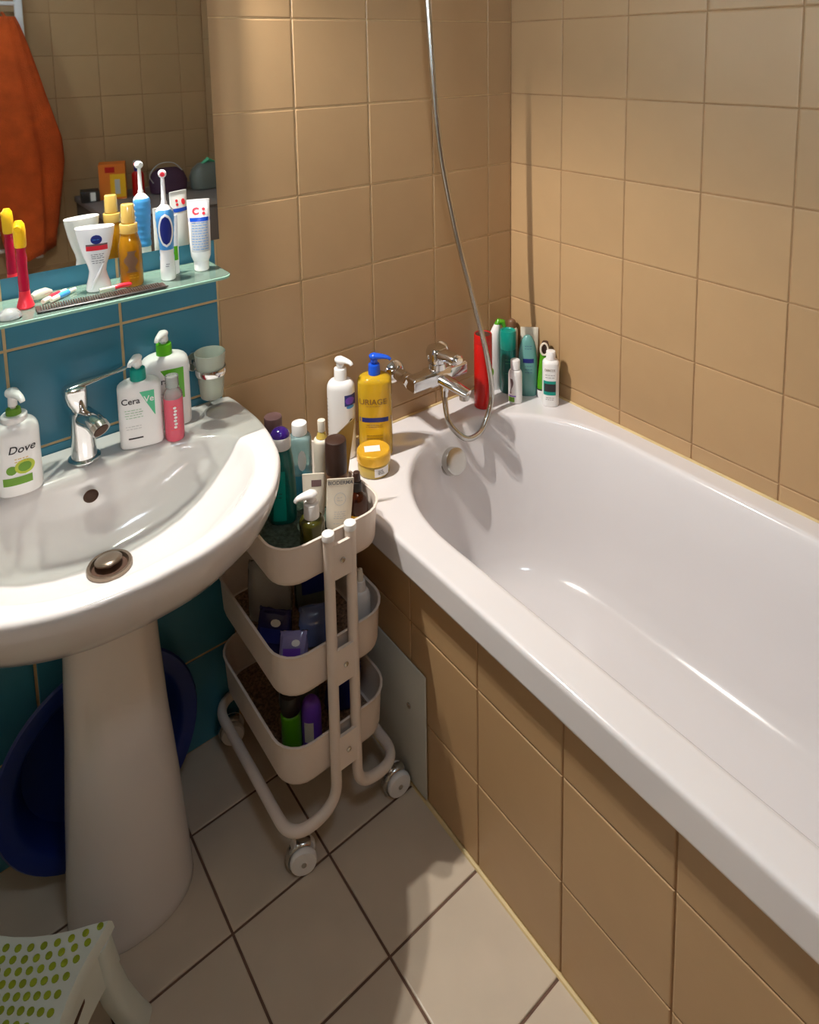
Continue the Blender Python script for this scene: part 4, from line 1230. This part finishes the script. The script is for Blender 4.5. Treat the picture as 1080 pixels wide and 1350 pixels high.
t = thing('cream_tube', 'cream-coloured tube with a brown mark leaning behind the white pump bottle', 'tube', (-0.804, -0.229, ZT), -34, G1, tilt=(-5, 0))
S = [(0.02, .017, .014, 2), (0.03, .021, .016, 2), (0.07, .022, .010, 2.2), (0.10, .0225, .003, 2.6), (0.112, .0225, .0013, 3)]
G().secs(S, 30).obj('body', 'offwhite', t)
G().secs(cyl(0, 0.021, 0.015, 0.002), 26).obj('cap', 'white', t)
patch(S, 0.088, 0.100, -0.004, 0.016, t, 'mauve', 'brown_mark')

t = thing('skincare_tube', 'white tube with a printed crimped top at the front of the trolley', 'tube', (-0.787, -0.289, ZT), -26, G1, tilt=(-4, 5))
S = [(0.018, .018, .015, 2), (0.028, .024, .0165, 2), (0.06, .0255, .012, 2.1), (0.095, .0265, .005, 2.4), (0.112, .0268, .0016, 3), (0.124, .0268, .0013, 3)]
G().secs(S, 34).obj('body', 'offwhite', t)
G().secs(cyl(0, 0.019, 0.0165, 0.002), 28).obj('cap', 'offwhite', t)
text(S, 'BIODERMA', 0.0, 0.116, 0.0105, t, 'grey_label', bold=0.0002, width=0.050)
g = G()
v, f = [], []
for k in range(40):
    a = 2 * PI * k / 40
    for r_ in (0.0108, 0.0118):
        v.append(skin_pt(S, r_ * math.cos(a), 0.086 + r_ * math.sin(a), 0.0006))
for k in range(40):
    f.append((2 * k, 2 * k + 1, (2 * k + 3) % 80, (2 * k + 2) % 80))
g.v, g.f = v, f
g.obj('ring_print', 'pale_grey', t)
lines(S, [0.088, 0.083], -0.007, 0.007, t, 'pale_grey')
lines(S, [0.062, 0.058, 0.054, 0.050, 0.040], -0.012, 0.012, t, 'pale_grey')

t = thing('olive_pump_bottle', 'olive green bottle with a white pump at the front corner of the trolley', 'pump bottle', (-0.842, -0.288, ZT), -30, G1)
S = bsecs(0.074, 0.0245, 0.0245, 2, 0.010, 0.014)
G().secs(S, 32).obj('body', 'olive', t)
pump(t, 0.073, 0.0150, 'white', 'white', -72, 0.054, 0.030, 0.032, 0.0105)

t = thing('dropper_bottle', 'small amber glass bottle with a black top by the trolley corner', 'bottle', (-0.736, -0.286, ZT), -30, G1)
S = [(0, .0205, .0205), (0.003, .0222, .0222), (0.056, .0222, .0222), (0.070, .0190, .0190), (0.079, .0110, .0110), (0.084, .0095, .0095)]
G().secs(S, 30).obj('body', 'amber_glass', t)
G().secs(cyl(0.083, 0.102, 0.0105, 0.001, 0.0095), 22).obj('collar', 'black', t)
G().secs(cyl(0.102, 0.122, 0.0078, 0.002, 0.007), 20).obj('nozzle', 'dark_brown', t)
patch(S, 0.006, 0.040, -0.015, 0.015, t, 'gold', 'gold_label')

ZM = 0.3512
G2 = 'things in the middle tray of the trolley'
t = thing('nozzle_bottle', 'white bottle with a stepped nozzle in the middle tray by the bath front', 'bottle', (-0.738, -0.292, ZM), -30, G2)
S = bsecs(0.096, 0.0200, 0.0185, 2, 0.020, 0.011)
G().secs(S, 30).obj('body', 'white_gloss', t)
G().secs(cyl(0.094, 0.116, 0.0115, 0.001, 0.0095), 22).obj('collar', 'white', t)
G().secs(cyl(0.114, 0.140, 0.0068, 0.001, 0.005), 18).obj('nozzle', 'offwhite', t)


def packet(name, label, cat, x, y, z, rz, wd, dp, ht, m, tilt=(0, 0), band=None, group=None, puff=0.25):
    t = thing(name, label, cat, (x, y, z), rz, group, tilt)
    S = [(0, wd * .9, dp * .5, 4), (ht * .04, wd, dp * .8, 4), (ht * .25, wd * 1.02, dp * (1 + puff * .3), 3.4), (ht * .6, wd * 1.0, dp * (1 + puff * .2), 3.4), (ht * .9, wd * .97, dp * .5, 3.6), (ht * .96, wd * .97, dp * .18, 4), (ht, wd * .98, dp * .10, 4)]
    g = G().secs(S, 28)
    rn = random.Random(int(ht * 1e5) + int(abs(x) * 1e4))
    g.v = [(px + rn.uniform(-1, 1) * 0.0022, py + rn.uniform(-1, 1) * 0.0016, pz + rn.uniform(-1, 1) * 0.002 * (pz > 0.01)) for px, py, pz in g.v]
    g.obj('wrapper', m, t, angle=25)
    if band:
        patch(S, ht * .30, ht * .62, -wd * .7, wd * .55, t, band, 'print', 0.0022)
        oval(S, wd * .2, ht * .74, wd * .3, ht * .08, t, 'white', 'white_print', 0.0024)
    return t


packet('pad_packet', 'violet and white packet lying at the front of the middle tray', 'packet', -0.893, -0.285, ZM, -36, 0.027, 0.014, 0.066, 'lilac_film', (-24, 0), 'violet', G2)
packet('pad_packet', 'dark blue packet with a white frame in the shadow of the middle tray', 'packet', -0.906, -0.222, ZM, -48, 0.034, 0.015, 0.078, 'dark_film', (-20, 0), 'navy', G2)
packet('pad_packet', 'large pale blue plastic packet behind the posts in the middle tray', 'packet', -0.826, -0.264, ZM, -24, 0.035, 0.016, 0.072, 'blue_film', (-22, 0), None, G2)
packet('cotton_bag', 'clear crumpled bag standing upright in the middle tray', 'bag', -0.866, -0.138, ZM, -30, 0.045, 0.026, 0.125, 'clear', (-6, 0), None, G2, 0.6)
packet('wipes_packet', 'grey packet with navy letters leaning at the back of the middle tray', 'packet', -0.775, -0.165, ZM, -20, 0.042, 0.018, 0.115, 'bag_grey', (-8, 0), 'navy', G2)

ZL = 0.1622
G3 = 'things in the lowest tray of the trolley'
t = thing('green_can', 'small green can with a black cap in the lowest tray', 'deodorant', (-0.894, -0.268, ZL), -32, G3)
G().secs(bsecs(0.088, 0.0205, 0.0205, 2, 0.006, 0.017), 28).obj('body', 'green', t)
G().secs(cyl(0.087, 0.128, 0.0195, 0.003), 28).obj('cap', 'black', t)
t = thing('purple_bottle', 'purple bottle with a pale label in the lowest tray', 'bottle', (-0.858, -0.285, ZL), -30, G3)
S = bsecs(0.105, 0.0200, 0.0170, 2.2, 0.026, 0.008)
G().secs(S, 28).obj('body', 'violet', t)
patch(S, 0.022, 0.066, -0.014, 0.004, t, 'offwhite', 'pale_label')
packet('blue_pouch', 'dark blue pouch in the lowest tray behind the posts', 'pouch', -0.768, -0.250, ZL, -20, 0.034, 0.020, 0.088, 'navy', (-8, 10), None, G3)
packet('grey_bag', 'dim grey bag at the back of the lowest tray', 'bag', -0.835, -0.190, ZL, -25, 0.040, 0.022, 0.085, 'bag_grey', (-6, 0), None, G3, 0.5)

# ================================================================== what the mirror shows: the far end of the room
cab = thing('low_cabinet', 'low dark grey cabinet at the foot of the bath seen in the mirror', 'cabinet', (-0.345, -2.03, 0))
G().box(-0.335, 0.335, -0.262, 0.262, 0.0, 0.835, 0.004).obj('carcass', 'cab_grey', cab)
G().box(-0.342, 0.342, -0.266, 0.270, 0.836, 0.862, 0.004).obj('top', 'cab_top', cab)
for s_ in (-1, 1):
    d_ = G().box(s_ * 0.167 - 0.163, s_ * 0.167 + 0.163, 0.263, 0.279, 0.06, 0.825, 0.003).obj('door', 'cab_grey', cab)
    G().tube([(s_ * 0.03, 0.279, 0.55), (s_ * 0.03, 0.296, 0.555), (s_ * 0.03, 0.296, 0.645), (s_ * 0.03, 0.279, 0.65)], 0.004, 8).obj('handle', 'chrome', d_)
ZC = 0.8622
GM = 'things on the low cabinet'
t = thing('orange_box', 'orange and yellow cardboard box on the low cabinet seen in the mirror', 'box', (-0.545, -2.13, ZC + 0.02), 18, GM)
t.location.z = ZC
G().box(-0.058, 0.058, -0.05, 0.05, 0.0, 0.168, 0.001).obj('carton', 'orange', t, False)
G().box(-0.010, 0.057, 0.0502, 0.0508, 0.01, 0.120).obj('yellow_panel', 'yellow', t, False)
G().box(0.010, 0.032, 0.0508, 0.0512, 0.025, 0.095).obj('grey_figure', 'pale_grey', t, False)
G().box(-0.03, 0.012, 0.0502, 0.0508, 0.128, 0.155).obj('red_print', 'red', t, False)
t = thing('tray_stand', 'dark low stand with a small white card beside the orange box', 'stand', (-0.655, -2.12, ZC), 10, GM)
G().box(-0.040, 0.040, -0.04, 0.04, 0.0, 0.052, 0.003).obj('stand', 'black', t)
G().box(0.0, 0.022, 0.0402, 0.041, 0.006, 0.046).obj('card', 'white', t, False)
t = thing('red_blue_bottle', 'red bottle with a blue and white cap beside the orange box', 'bottle', (-0.438, -2.10, ZC), 20, GM)
G().secs(bsecs(0.120, 0.028, 0.022, 2.2, 0.02, 0.014), 24).obj('body', 'red', t)
G().secs(cyl(0.118, 0.150, 0.0160, 0.002), 20).obj('cap', 'navy', t)
G().secs(cyl(0.149, 0.172, 0.018, 0.003), 20).obj('cap_top', 'pale_grey', t)
t = thing('wash_bag', 'dark plum wash bag with wire handles on the low cabinet', 'bag', (-0.300, -2.08, ZC), 6, GM)
S = [(0, .075, .040, 3), (0.005, .085, .048, 3), (0.06, .090, .050, 3), (0.10, .075, .040, 2.6), (0.122, .045, .020, 2.2)]
G().secs(S, 30).obj('bag', 'plum', t)
G().tube(spline([(-0.08, 0.045, 0.06), (-0.095, 0.05, 0.10), (-0.05, 0.045, 0.150), (0.02, 0.04, 0.150), (0.06, 0.04, 0.11)], 6), 0.0022, 8).obj('handle', 'pale_grey', t)
t = thing('grey_bag', 'puffy grey translucent bag with a pale green knot by the plum bag', 'bag', (-0.102, -2.06, ZC), 0, GM)
S = [(0, .080, .050, 3), (0.005, .090, .058, 3), (0.06, .095, .062, 3), (0.10, .082, .050, 2.6), (0.128, .055, .028, 2.2), (0.136, .02, .012, 2)]
G().secs(S, 30).obj('bag', 'bag_grey', t)
G().tube([(-0.035, 0.01, 0.126), (-0.005, 0.015, 0.148), (0.03, 0.01, 0.132)], [0.010, 0.016, 0.006], 12, 0.7).obj('knot', 'mint', t)
G().tube(spline([(0.02, 0.055, 0.11), (0.07, 0.055, 0.125), (0.090, 0.05, 0.08), (0.090, 0.055, 0.02)], 6), 0.0035, 8).obj('strap', 'black', t)

rad = thing('towel_radiator', 'white ladder towel radiator on the far wall seen in the mirror', 'towel radiator', (-1.10, RY0, 0.6))
for x in (-0.235, 0.235):
    G().box(x - 0.016, x + 0.016, 0.035, 0.062, 0.0, 1.22, 0.006).obj('post', 'white', rad)
for k in range(14):
    z = 0.06 + k * 0.082 + (0.05 if k > 6 else 0)
    if z < 1.2:
        G().tube([(-0.235, 0.052, z), (0.235, 0.052, z)], 0.010, 10).obj('rung', 'white', rad)
for x in (-0.235, 0.235):
    for z in (0.12, 1.08):
        G().tube([(x, 0.0, z), (x, 0.04, z)], 0.008, 10).obj('wall_bracket', 'white', rad)
tw = thing('towel', 'orange terry towel hanging in folds over the towel radiator seen in the mirror', 'towel', (-0.93, RY0 + 0.13, 1.715), 0)
rings = []
for k in range(30):
    t_ = k / 29
    z = -1.06 * t_
    hw = 0.035 + 0.115 * min(1, t_ * 1.9) ** 0.8
    if t_ > 0.62:
        hw -= 0.055 * (t_ - 0.62) / 0.38
    row, backr = [], []
    n = 36
    for j in range(n):
        a = 2 * PI * j / n
        fold = 1 + 0.16 * math.sin(5 * a + 1.5 * t_) * min(1, 2 * t_) + 0.07 * math.sin(9 * a + 4 * t_)
        row.append((hw * math.cos(a) * fold + 0.02 * t_, (0.022 + 0.030 * min(1, t_ * 2)) * math.sin(a) * fold + 0.004, z + 0.035 * t_ * math.sin(2 * a + 0.6) * (t_ > 0.9)))
    rings.append(row)
G().loft(rings).obj('cloth', 'towel', tw, angle=180)
G().tube([(0, -0.085, 0.02), (0, -0.05, 0.012), (0, 0.0, -0.01)], 0.006, 10).obj('hanging_loop', 'towel', tw)
